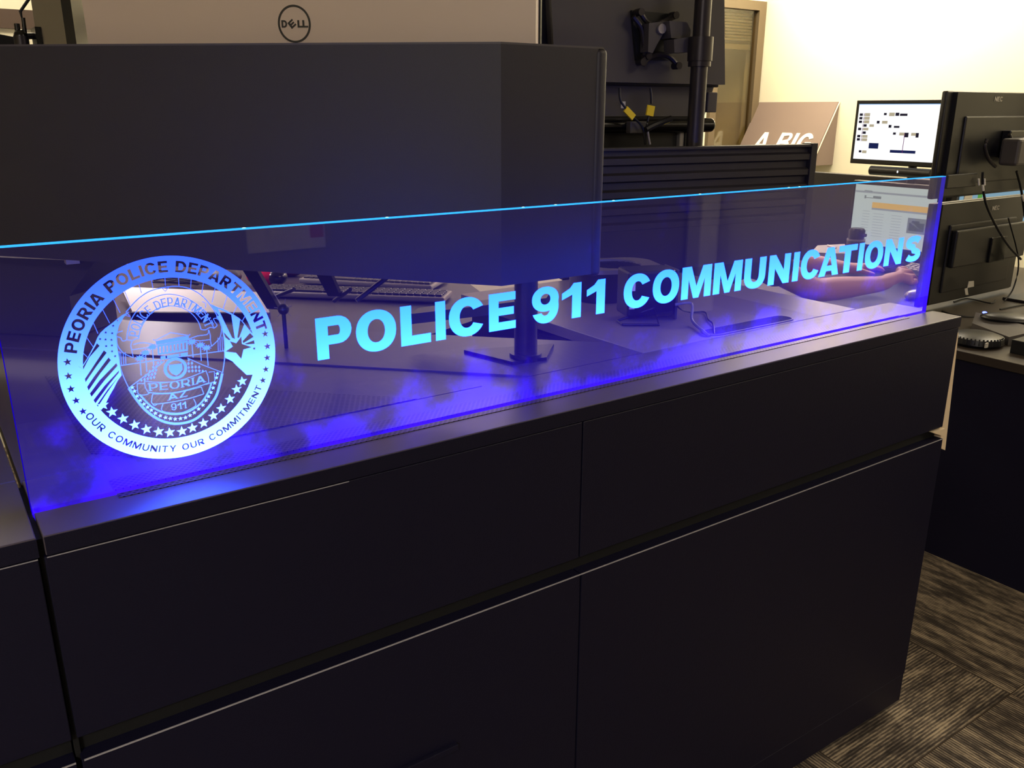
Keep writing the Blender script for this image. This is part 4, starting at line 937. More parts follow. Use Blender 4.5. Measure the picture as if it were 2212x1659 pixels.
# second, lower monitor with soundbar
lm = thing('monitor', 'lower dark monitor with soundbar and yellow-tagged cables behind the partition', 'monitor', (2.1, 2.3, .95))
xa, xb_ = pm(1318, 240)[1], pm(1548, 240)[1]; za, zb2 = pm(1400, 184)[0].z, pm(1400, 252)[0].z
mb = MB(FM); mb.prism([(xa-.1, .06, zb2), (xa-.1, .06, za), (xb_+.03, .06, za), (xb_, .06, zb2)], (0, .03, 0)); mb.build('back_cover', 'greyp', lm)
a_, b__ = pm(1549, 0)[1], pm(1574, 0)[1]
mb = MB(FM); mb.box(pm(1551, 215)[1], pm(1572, 215)[1], .05, .10, pm(1500, 243)[0].z, pm(1500, 198)[0].z, .003); mb.build('corner_bumper', 'greyp', lm)
v0, v1 = pm(1318, 270)[1], pm(1558, 268)[1]; zs = pm(1500, 271)[0].z
mb = MB(FM); mb.cyl((v0-.1, .04, zs), (v1-.012, .04, zs), .021, n=24); mb.sph((v1-.012, .04, zs), (.013, .021, .021), 20); mb.build('soundbar', 'blackg', lm, smooth=True)
mb = MB(FM); mb.box(xa-.1, pm(1512, 280)[1], .066, .085, .95, zb2+.005); mb.build('base_cover', 'blackp', lm)
mb = MB(FM); mb.box(v1-.10, v1-.04, .045, .075, .95, zs-.02, .003); mb.build('stand_leg', 'blackp', lm)
mb = MB(FM); mb.box(v1-.115, v1-.085, .05, .07, .95, zs-.02, .003); mb.build('stand_leg', 'silver', lm, label='lighter slanting stand leg')
mb = MB(FM); mb.box(pm(1374, 0)[1], pm(1384, 0)[1], .058, .0595, pm(1400, 234)[0].z, pm(1400, 219)[0].z); mb.build('sticker', 'paper', lm)
mb = MB(FM); mb.box(pm(1360, 270)[1], pm(1395, 270)[1], -.005, .02, pm(1400, 288)[0].z, pm(1400, 262)[0].z, .003); mb.build('connector_box', 'greyp', lm)
def cab(label, pts, o, r_, tagq=None, mt='cable'):
    t = thing('video_cable', label, 'cable', tuple(PM(*pts[0], o)), 'cables behind the lower monitor')
    P_ = [tuple(PM(*q, o)) for q in pts]; mb = MB(); mb.tube(smooth(P_, 6), r_, 8); mb.build('wire', mt, t, smooth=True)
    if tagq:
        a_, b_, w_ = tagq; A, B_ = PM(*a_, o-.004), PM(*b_, o-.004); d = (B_-A).normalized(); n = d.cross(Vector(SN)).normalized()*w_
        mb = MB(); mb.prism([A-n, B_-n, B_+n, A+n], Vector(SN)*.006); mb.build('tag', 'yellow', t, label='yellow cable tag')
cab('cable with a slanting yellow tag at the partition left', [(1338, 190), (1340, 215), (1350, 232), (1370, 255), (1388, 275), (1394, 312)], -.02, .0035, ((1352, 235), (1370, 254), .009))
cab('cable with a wide yellow flag tag', [(1405, 190), (1407, 215), (1404, 240), (1398, 268), (1396, 312)], -.025, .0035, ((1408, 228), (1404, 250), .012))
cab('thick black plug cable with an orange label', [(1395, 280), (1415, 270), (1450, 256)], -.03, .009, ((1434, 267), (1447, 262), .003))
cab('thin cable in front of the pole foot', [(1398, 275), (1401, 295), (1404, 312)], -.03, .003, None, 'gcable')

# slanted wall sign
sg = thing('wall_sign', 'taupe wedge-shaped wall sign with the white words A BIG', 'sign', (XW-.05, 4.0, 1.3))
a = pxx(1640, 218, XW); b = pxx(1813, 223, XW); tz = (a.z+b.z)/2
c = pxx(1764, 340, XW-.42); d = pxx(1597, 335, XW-.42)
yl, yr = a.y, b.y
# face runs from the wall outward as it descends
zz = 1.20
def onface(px, py):
    # plane through a, b and the lower edge
    n = (b-a).cross(cpt-a); return ppl(px, py, a, n)
cpt = Vector((XW-.33, b.y, zz)); 
best = None
for k in range(60):
    dx = .05+k*.01; cpt = Vector((XW-dx, b.y, b.z-.30)); pr = cpt-Vector((0, 0, CAMZ))
    X_ = 1106+CF*float(np.dot(_r, pr))/float(np.dot(_fw, pr)); Y_ = 829.5-CF*float(np.dot(_u, pr))/float(np.dot(_fw, pr))
    tx = 1813-(Y_-223)*48/107
    if best is None or abs(X_-tx) < best[0]: best = (abs(X_-tx), dx)
dx = best[1]
A0, B0 = Vector((XW, yl, tz)), Vector((XW, yr, tz)); k2 = 1.35
A1, B1 = Vector((XW-dx*k2, yl, tz-.30*k2)), Vector((XW-dx*k2, yr, tz-.30*k2))
mb = MB(); mb.prism([A0, B0, B1, A1], (.012, 0, -.004)); mb.build('face_board', 'sign', sg)
mb = MB(); mb.prism([B0, B1, Vector((XW, yr, B1.z))], (0, .008, 0)); mb.build('side_board', 'sign', sg)
mb = MB(); mb.prism([B0, B1, B1+Vector((0, -.008, 0)), B0+Vector((0, -.008, 0))], (-.003, 0, 0)); mb.build('pale_edge', 'cream_trim', sg)
nrm = (B0-A0).cross(A1-A0).normalized()
if nrm.x > 0: nrm = -nrm
ex = (B0-A0).normalized(); ey = (A0-A1).normalized()
org = None
pl = ppl(1626, 316, A0, nrm); pr_ = ppl(1752, 316, A0, nrm); hh = .155
comps, W_ = line_text('A BIG', 1, track=.14, s=.25, t=.18)
k_ = (pr_-pl).dot(ex)/(W_)
base = (pl-A0).dot(ex); bz = (ppl(1690, 287, A0, nrm)-A1).dot(ey)-.14
for comp in comps:
    mb = MB(); mb.poly([comp], lambda u, v, w_: A1+ex*(base+(u+.12*v)*k_*.97)+ey*(bz+v*.14)+nrm*(.001+w_), .002); mb.build('letter', 'signw', sg)

# ================================================================== right-hand desk
ZD = .745
rd = thing('side_desk', 'dark-fronted desk along the aisle carrying the paired monitors', 'desk', (3.4, 1.5, 0))
mb = MB(); mb.box(2.765, 4.55, 0.15, 3.4, ZD-.03, ZD, .002); mb.build('desktop', 'desk2', rd)
mb = MB(); mb.box(2.775, 2.80, 0.15, 1.72, 0.0, ZD-.03); mb.build('modesty_panel', 'front', rd)
mb = MB(); mb.box(4.4, 4.45, 0.15, 3.4, 0, ZD-.03); mb.build('rear_panel', 'front', rd)
mb = MB(); mb.box(2.80, 4.4, 1.69, 1.72, 0, ZD-.03); mb.build('side_panel', 'front', rd)
# paired monitors on the desk, backs towards the aisle
YN = 1.80
def nec(label, pxl, pyl, pxr, pyr, zbot, yy, logo_px, upper):
    p0 = pyy(pxl, pyl, yy); p1 = pyy(pxr, pyr, yy); zt = p0.z; Wn = .70
    t = thing('monitor', label, 'monitor', (p0.x+Wn/2, yy, ZD), 'black monitor pair on the side desk')
    f_ = frame((p0.x, yy, 0), (1, 0.0, 0))
    mb = MB(f_); mb.box(0, Wn, .0, .022, zbot, zt, .006, 3); mb.build('bezel_shell', 'blackp', t, smooth=True)
    mb = MB(f_); mb.prism([(.035, 0.002, zbot+.012), (.035, 0.002, zt-.004), (Wn-.035, 0.002, zt-.004), (Wn-.035, .002, zbot+.012)], (0, -.02, 0)); mb.box(.10, Wn-.10, -.026, -.015, zbot+.05, zt-.085, .005, 2); mb.build('back_cover', 'blackp', t)
    mb = MB(f_); mb.box(.01, Wn-.01, .022, .023, zbot+.015, zt-.012); mb.build('screen', 'blackg', t)
    v = pyy(*logo_px, yy-.02)
    put_text('NEC', .0165, lambda u, vv, w_: Vector((v.x+u*1.15, yy-.0185-w_, v.z+vv)), .001, 'logo', 'nec', t, s=.22, t=.18, track=.12)
    cx, cz = p0.x+.42, (zbot+zt)/2
    mb = MB(); mb.box(cx-.06, cx+.06, yy-.06, yy-.026, cz-.05, cz+.05, .004); mb.build('mount_plate', 'blackg', t)
    return t, p0, zt
t, p0, zt = nec('upper black monitor of the pair at the right edge, with grey maker name', 2048, 196, 2212, 197, pyy(2045, 428, YN-.06).z, YN-.06, (2158, 214), True)
n1 = t; px0 = p0.x
for q in ([(2132, 300), (2128, 320), (2136, 345), (2150, 360)], [(2180, 290), (2190, 305), (2212, 300)], [(2176, 345), (2190, 350), (2212, 344)]):
    mb = MB(); mb.tube(smooth([tuple(pyy(*k, YN-.125)) for k in q], 6), .006, 8); mb.build('bracket_arm', 'metal', t, smooth=True)
mb = MB(); a = pyy(2170, 330, YN-.15); mb.box(a.x-.0, px0+.69, YN-.20, YN-.13, a.z-.045, a.z+.05, .01); mb.build('arm_head', 'greyp', t)
mb = MB(); mb.box(*[pyy(2103, 0, YN-.11).x, pyy(2170, 0, YN-.11).x], YN-.115, YN-.105, pyy(2130, 400, YN-.11).z, pyy(2130, 372, YN-.11).z, .003); mb.build('port_bay', 'blackp', t)
t, p0, zt2 = nec('lower black monitor of the pair, its grey maker name behind a cable', 2017, 440, 2212, 420, ZD+.02, YN, (2152, 449), False)
mb = MB(); mb.box(p0.x+.11, p0.x+.66, YN-.050, YN-.027, ZD+.17, zt2-.105, .006); mb.build('rear_housing', 'blackp', t)
mb = MB(); mb.cyl((px0+.72, YN-.15, ZD), (px0+.72, YN-.15, 1.65), .022, n=24); mb.build('mounting_pole', 'metal', t, smooth=True)
mb = MB(); mb.box(px0+.64, px0+.80, YN-.22, YN-.06, ZD, ZD+.012, .003); mb.build('stand_foot', 'metal', t)
# cables with silver connectors
def rcab(label, pts, y_, r_, conn=None):
    t = thing('monitor_cable', label, 'cable', tuple(pyy(*pts[0], y_)), 'cables hanging from the upper monitor')
    mb = MB(); mb.tube(smooth([tuple(pyy(*q, y_)) for q in pts], 6), r_, 8); mb.build('wire', 'cable', t, smooth=True)
    for a_, b_, w_ in conn or []:
        A, B_ = pyy(*a_, y_-.006), pyy(*b_, y_-.006); mb = MB(); mb.tube([A, B_], w_, 8); mb.build('connector', 'white', t, label='pale connector')
rcab('black cable with pale forked connector below the upper monitor', [(2123, 372), (2123, 400), (2130, 440), (2150, 485), (2178, 530), (2205, 560)], YN-.12, .0045, [((2123, 400), (2124, 412), .0045), ((2114, 386), (2115, 400), .0035), ((2127, 386), (2127, 400), .0035)])
rcab('black cable ending in a pale plug near the right edge', [(2196, 370), (2204, 400), (2209, 430), (2214, 470)], YN-.12, .0045, [((2208, 422), (2212, 434), .004)])
rcab('thin black cable looping down to the desk', [(2178, 470), (2200, 560), (2190, 620), (2170, 650)], YN-.09, .003)
# bright card row seen between the two monitors
t = thing('status_screen', 'strip of a blue and green screen showing between the paired monitors', 'screen', (4.1, 2.15, ZD))
YT = 2.15; A = pyy(2074, 430, YT); B_ = pyy(2230, 408, YT)
M['scr_blue'] = emis('screen_blue', '#8fb4c8', .75); M['scr_green'] = emis('screen_green', '#5ea24a', .8)
mb = MB(); mb.box(A.x-.02, B_.x+.1, YT+.005, YT+.03, A.z-.2, A.z+.12); mb.build('housing', 'blackp', t)
mb = MB(); mb.box(A.x, B_.x+.08, YT, YT+.004, A.z-.15, A.z+.10); mb.build('picture', 'scr_blue', t)
mb = MB(); a = pyy(2112, 425, YT); mb.box(a.x, a.x+.035, YT-.003, YT, A.z-.05, A.z+.05); mb.build('green_block', 'scr_green', t)
mb = MB(); a = pyy(2082, 425, YT); mb.box(a.x, a.x+.07, YT-.003, YT, A.z-.03, A.z+.025); mb.build('grey_block', 'nec', t)
mb = MB(); mb.cyl((A.x+.2, YT+.04, ZD), (A.x+.2, YT+.04, A.z-.1), .02); mb.build('stand_neck', 'metal', t)

# stuff on the right desk
dk = thing('charging_dock', 'dark grey wedge device with a blue light on the side desk', 'device', tuple(pz(2150, 705, ZD)))
A, B_, Cc, Dd = pz(2112, 690, ZD+.03), pz(2175, 720, ZD+.03), pz(2235, 715, ZD+.03), pz(2170, 676, ZD+.045)
mb = MB(); mb.prism([pz(2100, 698, ZD+.03), pz(2180, 728, ZD+.03), pz(2250, 712, ZD+.045), pz(2108, 674, ZD+.05)], (0, 0, -.03)); mb.build('body', 'greyp', dk)
mb = MB(); c = pz(2127, 675, ZD+.055); mb.sph(c, (.008, .008, .004), 12); mb.build('indicator_light', 'blueled', dk, label='glowing blue light')
mb = MB(); c = pz(2185, 688, ZD+.05); mb.sph(c, (.10, .055, .018), 24, Matrix.Rotation(R(-60), 4, 'Z')); mb.build('cradle', 'blackp', dk, smooth=True)
hs = thing('desk_speaker', 'round black ribbed puck with a small pale label on the side desk', 'device', tuple(pz(2115, 735, ZD)))
c = pz(2108, 742, ZD); mb = MB(); mb.lathe([(.075, 0), (.085, .01), (.082, .028), (.06, .036), (.02, .038)], c, 32); mb.build('body', 'blackp', hs, smooth=True)
mb = MB()
for k in range(16):
    an = R(150+k*9); mb.cyl(c+Vector((math.cos(an)*.083, math.sin(an)*.083, .012)), c+Vector((math.cos(an)*.078, math.sin(an)*.078, .032)), .003, n=6)
mb.build('ribs', 'blackp', hs)
mb = MB(); a = pz(2131, 746, ZD+.02); mb.box(a.x-.008, a.x+.008, a.y-.002, a.y+.002, a.z-.008, a.z+.008); mb.build('label_sticker', 'nec', hs)
bx = thing('small_box', 'little black box with grey print at the right edge of the side desk', 'box', tuple(pz(2205, 765, ZD)))
c = pz(2216, 762, ZD); mb = MB(); mb.box(c.x-.045, c.x+.045, c.y-.03, c.y+.03, ZD, ZD+.045, .002); mb.build('body', 'blackp', bx)
put_text('HID', .008, lambda u, vv, w_: Vector((c.x-.02+u, c.y-.0305-w_, ZD+.034+vv)), .0005, 'print', 'nec', bx)
for k, (l_, pts) in enumerate([('black cable lying across the side desk behind the grey device', [(2035, 672), (2060, 680), (2090, 684), (2120, 683)]), ('thin black cable curving under the lower monitor', [(2060, 652), (2090, 645), (2140, 655), (2150, 648)]), ('black cable at the right edge of the side desk', [(2160, 668), (2190, 662), (2225, 655)])]):
    tag(MB().tube(smooth([tuple(pz(*q, ZD+.004)) for q in pts], 6), .003, 6).build('desk_cable', 'cable', None, True), l_, 'cable')
t = thing('paper_tag', 'pair of small pale tags hanging in the dark under the lower monitor', 'tag', tuple(pyy(2095, 615, YN-.07)))
mb = MB(); mb.prism([pyy(*q, YN-.07) for q in [(2093, 608), (2104, 607), (2104, 619), (2090, 622)]], (0, .002, 0)); mb.build('upper_tag', 'nec', t)
mb = MB(); mb.prism([pyy(*q, YN-.07) for q in [(2084, 624), (2090, 622), (2092, 637), (2086, 637)]], (0, .002, 0)); mb.build('lower_tag', 'nec', t)

# ================================================================== the operator's two screens facing left
XS = 4.0
def screen_mon(name_lbl, tl_, tr_, bl_, extra):
    a = pxx(*tl_, XS); b = pxx(*tr_, XS); c = pxx(*bl_, XS); z1, z0 = (a.z+b.z)/2, c.z; y0, y1 = min(a.y, b.y)-extra, max(a.y, c.y)
    t = thing('monitor', name_lbl, 'monitor', (XS, (y0+y1)/2, ZD))
    mb = MB(); be = .018; mb.box(XS, XS+.04, y0-be, y1+be, z0-be*1.3, z1+be, .004); mb.build('bezel', 'blackp', t)
    return t, y0, y1, z0, z1
def scrmat(nm, c, s): M[nm] = emis(nm, c, s)
scrmat('s_white', '#ffffff', 1.05); scrmat('s_pale', '#d4e6c8', .82); scrmat('s_dark', '#231f2c', 1); scrmat('s_orange', '#e8c060', .9); scrmat('s_grey', '#a8b4a4', .8); scrmat('s_purple', '#6a2a6a', 1); scrmat('s_tan', '#b5aa90', 1); scrmat('s_navy', '#1c2350', 1); scrmat('s_line', '#8a9684', .8); scrmat('s_blue', '#6aa0d8', .9); scrmat('s_car', '#44504a', .9)
t, y0, y1, z0, z1 = screen_mon('upper monitor facing left showing a white timeline with small blocks', (1857, 226), (2047, 222), (1853, 343), .02)
US = (y0, y1, z0, z1)
mb = MB(); mb.box(XS-.002, XS, y0, y1, z0, z1); scr = mb.build('picture', 's_white', t)
def blk(par_, u0, v0, u1, v1, mt, S_, nm='picture_block'):
    y0, y1, z0, z1 = S_
    mb = MB(); mb.box(XS-.0032, XS-.002, y1-(y1-y0)*u1, y1-(y1-y0)*u0, z1-(z1-z0)*v1, z1-(z1-z0)*v0); return mb
def group_blk(par_, L_, mt, S_, nm):
    y0, y1, z0, z1 = S_; mb = MB()
    for u0, v0, u1, v1 in L_: mb.box(XS-.0032, XS-.002, y1-(y1-y0)*u1, y1-(y1-y0)*u0, z1-(z1-z0)*v1, z1-(z1-z0)*v0)
    mb.build(nm, mt, par_)
rows = [.17, .235, .30, .365, .43, .495, .56, .62]
group_blk(scr, [(.02+(.06 if i in (3, 5) else 0), r_, .055+(.06 if i in (3, 5) else 0), r_+.045) for i, r_ in enumerate(rows)]+[(.30, .16, .33, .20), (.43, .155, .47, .21), (.48, .17, .56, .21), (.23, .30, .26, .35), (.37, .37, .40, .42), (.43, .385, .49, .42), (.43, .50, .46, .54), (.56, .50, .60, .58), (.68, .50, .71, .58), (.06, .84, .09, .88)], 's_dark', US, 'dark_blocks')
group_blk(scr, [(.08, r_-.005, .14, r_+.05) for r_ in rows[:3]]+[(.15, .365, .20, .41), (.08, .43, .14, .475), (.08, .56, .14, .61), (.08, .62, .14, .67), (.36, .155, .42, .215), (.29, .30, .35, .35), (.50, .50, .56, .55), (.63, .50, .68, .55), (.10, .84, .15, .89)], 's_tan', US, 'tan_blocks')
group_blk(scr, [(.07, r_, .075, r_+.05) for r_ in rows]+[(.555, .50, .56, .86)], 's_purple', US, 'purple_lines')
for q in [(.17, .70, .28, .80), (.42, .81, .555, .86), (.56, .81, .70, .86)]: group_blk(scr, [q], 's_navy', US, 'navy_block')
group_blk(scr, [(.0, .0, 1, .012)], 's_blue', US, 'window_bar')
a = pxx(1880, 358, XS-.03); b = pxx(2010, 372, XS-.03)
sb = thing('soundbar', 'black soundbar hanging under the upper left-facing monitor', 'soundbar', (XS-.02, (a.y+b.y)/2, a.z-.02))
mb = MB(); mb.cyl((XS-.02, a.y, a.z-.022), (XS-.02, b.y, a.z-.022), .022, n=20); mb.build('body', 'blackp', sb, smooth=True)
mb = MB(); mb.sph((XS-.044, (a.y+b.y)/2, a.z-.02), (.002, .004, .006)); mb.build('power_light', 's_white', sb)
mb = MB(); ym = (US[0]+US[1])/2; mb.cyl((XS+.15, ym, ZD), (XS+.15, ym, US[3]-.08), .02); mb.box(XS+.04, XS+.14, ym-.04, ym+.04, US[2]+.12, US[2]+.2); mb.build('stand_pole', 'metal', t)
mb = MB(); mb.box(XS+.11, XS+.19, ym-.14, ym+.14, ZD, ZD+.01, .003); mb.build('stand_foot', 'metal', t)
led = pxx(2043, 359, XS-.01); mb = MB(); mb.sph((XS-.003, US[0]+.012, US[2]-.012), .003); mb.build('indicator_light', 'blueled', t)
t, y0, y1, z0, z1 = screen_mon('lower monitor facing left showing a pale web page with a car photo', (1850, 398), (2028, 410), (1843, 528), .0)
LS = (y0, y1, z0, z1)
mb = MB(); mb.box(XS-.002, XS, y0, y1, z0, z1); scr = mb.build('picture', 's_pale', t)
group_blk(scr, [(.24, .27, .93, .36)], 's_orange', LS, 'orange_banner')
group_blk(scr, [(.24, .36, .93, .39), (0, .10, 1, .13)], 's_grey', LS, 'grey_bar')
group_blk(scr, [(.24, .17, .34, .21), (.13, .17, .15, .22), (.15, .20, .24, .21), (.12, .09, .22, .10)], 's_line', LS, 'page_heading')
group_blk(scr, [(.13, .42+k*.045, .22, .425+k*.045) for k in range(12)]+[(.27, .45+k*.045, .40, .455+k*.045) for k in range(9)]+[(.50, .45+k*.045, .62, .455+k*.045) for k in range(9)], 's_grey', LS, 'text_lines')
group_blk(scr, [(.70, .46, .92, .70)], 's_line', LS, 'car_photo'); group_blk(scr, [(.72, .53, .90, .66), (.75, .50, .84, .54)], 's_car', LS, 'car_picture')
group_blk(scr, [(0, .965, 1, 1.0)], 's_navy', LS, 'task_bar')
mb = MB(); ym = (y0+y1)/2+.05; mb.box(XS+.04, XS+.08, ym-.04, ym+.04, ZD, z0+.1); mb.build('stand_neck', 'metal', t)
# dark shelf-top objects behind the screens
tag(MB().box(XS+.22, XS+.27, 2.3, 3.38, ZD, 1.165, .003).build('desk_screen', 'shroud'), 'low dark desk divider behind the left-facing monitors', 'desk divider')

# things on the person's desk
tm = thing('travel_mug', 'dark travel mug with steel rim standing before the pale web page', 'mug', tuple(pxx(1848, 540, 3.75)))
c = pxx(1846, 545, 3.75); c.z = ZD
hz = pxx(1846, 492, 3.75).z-ZD
mb = MB(); mb.lathe([(.036, 0), (.040, hz*.35), (.042, hz*.72)], c, 24); mb.build('cup', 'greyp', tm, smooth=True)
mb = MB(); mb.lathe([(.0425, hz*.72), (.0425, hz*.76)], c, 24); mb.build('steel_rim', 'silver', tm, smooth=True)
mb = MB(); mb.lathe([(.036, hz*.76), (.038, hz*.95), (.030, hz)], c, 24); mb.cyl(c+Vector((0, -.03, hz*.86)), c+Vector((0, -.05, hz*.86)), .008); mb.build('lid', 'blackp', tm, smooth=True)
t = thing('ring_binder', 'thick grey binder lying beside the travel mug', 'binder', tuple(pz(1790, 535, ZD)))
A = [pz(1752, 545, ZD+.07), pz(1830, 548, ZD+.07), pz(1825, 527, ZD+.07), pz(1766, 530, ZD+.07)]
mb = MB(); mb.prism(A, (0, 0, -.07)); mb.build('cover', 'nec', t)
t2 = thing('pen', 'white pen lying on the thick grey binder', 'pen', tuple(pz(1800, 530, ZD+.025)))
mb = MB(); mb.cyl(pz(1788, 530, ZD+.075), pz(1806, 536, ZD+.075), .005); mb.build('barrel', 'white', t2)
t = thing('paper_note', 'white slip of paper below the partition edge', 'paper', tuple(pz(1538, 566, .96)))
mb = MB(); mb.prism([pz(*q, .96) for q in [(1527, 559), (1546, 558), (1546, 568), (1538, 574), (1527, 572)]], (0, 0, .004)); mb.build('sheet', 'paper', t)
t = thing('paper_note', 'pale folded paper left of the cyan letter O below the partition', 'paper', tuple(pz(1432, 582, .96)))
mb = MB(); mb.prism([pz(*q, .96) for q in [(1421, 579), (1440, 580), (1444, 588), (1421, 585)]], (0, 0, .004)); mb.build('sheet', 'paper', t)
# keyboard under the hands, phone
a = pz(1868, 606, ZD+.005); 
kb = keyboard('black keyboard under the seated person\'s hands', pz(1880, 585, ZD+.002), (.25, -.97, 0), .42, .16, 5, 20, 'blackp', 'greyp')
ph = thing('desk_phone', 'black desk phone with pale keys beside the person\'s hand', 'phone', tuple(pz(1975, 582, ZD)))
A = [pz(1944, 584, ZD+.055), pz(1998, 600, ZD+.04), pz(2030, 592, ZD+.05), pz(1975, 570, ZD+.07)]
mb = MB(); mb.prism(A, (0, 0, -.036)); mb.build('body', 'blackp', ph)
mb = MB()
for r_ in range(4):
    for c_ in range(5):
        q = pz(1956+c_*10+r_*5, 578+c_*2.2-r_*3, ZD+.067); mb.box(q.x-.008, q.x+.008, q.y-.008, q.y+.008, q.z-.003, q.z+.003, .001, 1)
mb.build('keys', 'paper', ph, label='pale phone keys')
t = thing('computer_mouse', 'chrome and black mouse under the person\'s right hand', 'mouse', tuple(pz(1975, 640, ZD)))
c = pz(1982, 646, ZD); mb = MB(); mb.sph(c+Vector((0, 0, .016)), (.062, .036, .026), 24, Matrix.Rotation(R(-20), 4, 'Z')); mb.build('shell', 'silver', t, smooth=True)

# ================================================================== seated person
def skin(name, chains, mt, parent, rootidx=0, sub=2, rl=Vector((0, 0, 0))):
    """chains: list of lists of (key, (x,y,z), r) ; keys repeated join chains"""
    idx = {}; V, Rr, E_ = [], [], []
    for ch in chains:
        prev = None
        for k, p, r_ in ch:
            if k not in idx: idx[k] = len(V); V.append(Vector(p)-rl); Rr.append(r_)
            if prev is not None: E_.append((prev, idx[k]))
            prev = idx[k]
    me = bpy.data.meshes.new(name); me.from_pydata(V, E_, []); o = bpy.data.objects.new(name, me); COL.objects.link(o)
    sk = o.modifiers.new('skin', 'SKIN'); sk.use_smooth_shade = True; sk.branch_smoothing = .3
    for i, r_ in enumerate(Rr):
        d = me.skin_vertices[0].data[i]; d.radius = (r_, r_) if not isinstance(r_, tuple) else r_; d.use_root = (i == rootidx)
    sb_ = o.modifiers.new('sub', 'SUBSURF'); sb_.levels = sub; sb_.render_levels = sub
    bpy.context.view_layer.update(); dg = bpy.context.evaluated_depsgraph_get()
    me2 = bpy.data.meshes.new_from_object(o.evaluated_get(dg)); o.modifiers.clear(); o.data = me2; me2.materials.clear(); me2.materials.append(M[mt])
    for p in me2.polygons: p.use_smooth = True
    if parent is not None: o.parent = parent
    return o
# right arm joints traced on the desk side
wr = pyy(1906, 613, 1.87); el = pyy(1758, 628, 1.95); kn = pyy(1950, 604, 1.86)
sh_r = Vector((2.45, 2.08, 1.02)); sh_l = Vector((2.50, 2.44, 1.02)); pel = Vector((2.28, 2.28, .56))
wl = pyy(1835, 580, 2.18); ell = pyy(1728, 568, 2.32); 
per = thing('person', 'seated person in dark clothes with bare forearms reaching over the desk', 'person', (2.2, 2.2, 0))
rl = per.location.copy()
def hand(pref, wrist, knuck, drop, side, spread=.020, L_=.085, roll=0):
    """palm from wrist to knuckles, five fingers curling down"""
    d = (knuck-wrist).normalized(); up = Vector((0, 0, 1)); sd = d.cross(up).normalized()*side   # sd: toward the little finger
    ch = []; palm = wrist.lerp(knuck, .55)
    out = [[(pref+'w', wrist, .023), (pref+'p', palm, (.026))]]; K = []
    for i, (o_, l_) in enumerate([(-.030, .9), (-.010, 1.0), (.011, .94), (.031, .76)]):
        b0 = knuck+sd*o_*1.0+up*(.004-abs(i-1.2)*.003-o_*roll)
        f1 = b0+d*L_*.42*l_+up*(-.004); f2 = f1+d*L_*.30*l_+up*(-drop*.55); f3 = f2+d*L_*.16*l_+up*(-drop*.6)
        K.append(b0); out.append([(pref+'k%d' % i, b0, .0125), (pref+'a%d' % i, f1, .0098), (pref+'b%d' % i, f2, .0088), (pref+'c%d' % i, f3, .0072)])
    out.insert(1, [(pref+'p', palm, .026), (pref+'k1', K[1], .0145), (pref+'k0', K[0], .0125)])
    out.insert(2, [(pref+'p', palm, .026), (pref+'k2', K[2], .0145), (pref+'k3', K[3], .0125)])
    t0 = wrist.lerp(knuck, .35)-sd*.030+up*-.006; t1 = t0+d*.03-sd*.016+up*-.010; t2 = t1+d*.032-sd*.002+up*-.008
    out.append([(pref+'p', palm, .026), (pref+'t0', t0, .0125), (pref+'t1', t1, .0108), (pref+'t2', t2, .0085)])
    return out
neck = Vector((2.48, 2.27, 1.10)); head = Vector((2.52, 2.27, 1.22))
body = [[('pel', pel, .13), ('waist', pel+Vector((.04, 0, .16)), .125), ('chest', Vector((2.42, 2.27, .90)), .145), ('neck', neck, .058), ('jaw', head+Vector((.015, 0, -.03)), .066), ('head', head+Vector((0, 0, .035)), .090), ('crown', head+Vector((-.01, 0, .09)), .06)],
        [('chest', None, 0), ('shr', sh_r, .062), ('ur', sh_r.lerp(el, .5), .056), ('er', el, .047), ('fr', el.lerp(wr, .35), .048), ('fr2', el.lerp(wr, .72), .038), ('rw', wr, .031)],
        [('chest', None, 0), ('shl', sh_l, .062), ('ul', sh_l.lerp(ell, .5), .054), ('elb', ell, .044), ('fl', ell.lerp(wl, .4), .044), ('lw', wl, .027)],
        [('pel', None, 0), ('hipr', pel+Vector((.06, -.10, -.02)), .09), ('kneer', pel+Vector((.50, -.12, -.02)), .062), ('calfr', pel+Vector((.50, -.12, -.22)), .055), ('ankr', pel+Vector((.48, -.12, -.46)), .038), ('toer', pel+Vector((.66, -.12, -.515)), .034)],
        [('pel', None, 0), ('hipl', pel+Vector((.06, .10, -.02)), .09), ('kneel', pel+Vector((.50, .12, -.02)), .062), ('calfl', pel+Vector((.50, .12, -.22)), .055), ('ankl', pel+Vector((.48, .12, -.46)), .038), ('toel', pel+Vector((.66, .12, -.515)), .034)]]
hr = hand('r', wr, kn+Vector((.012, 0, .014)), .050, 1, L_=.095, roll=.6); hl = hand('l', wl, wl+Vector((.075, -.03, .004)), .014, -1)
for c_ in hr[:1]: c_[0] = ('rw', wr, .031)
for c_ in hr:
    for k, it in enumerate(c_):
        if it[0] == 'rp': c_[k] = ('rp', it[1]+Vector((0, 0, .006)), .033)
        elif it[0][:2] in ('rk', 'ra', 'rb', 'rc'): c_[k] = (it[0], it[1], it[2]*1.22)
for c_ in hl[:1]: c_[0] = ('lw', wl, .027)
body += hr+hl
bd = skin('body', [[(k, p if p is not None else (0, 0, 0), r_) for k, p, r_ in ch] for ch in body], 'skin', per, 0, 2, rl)
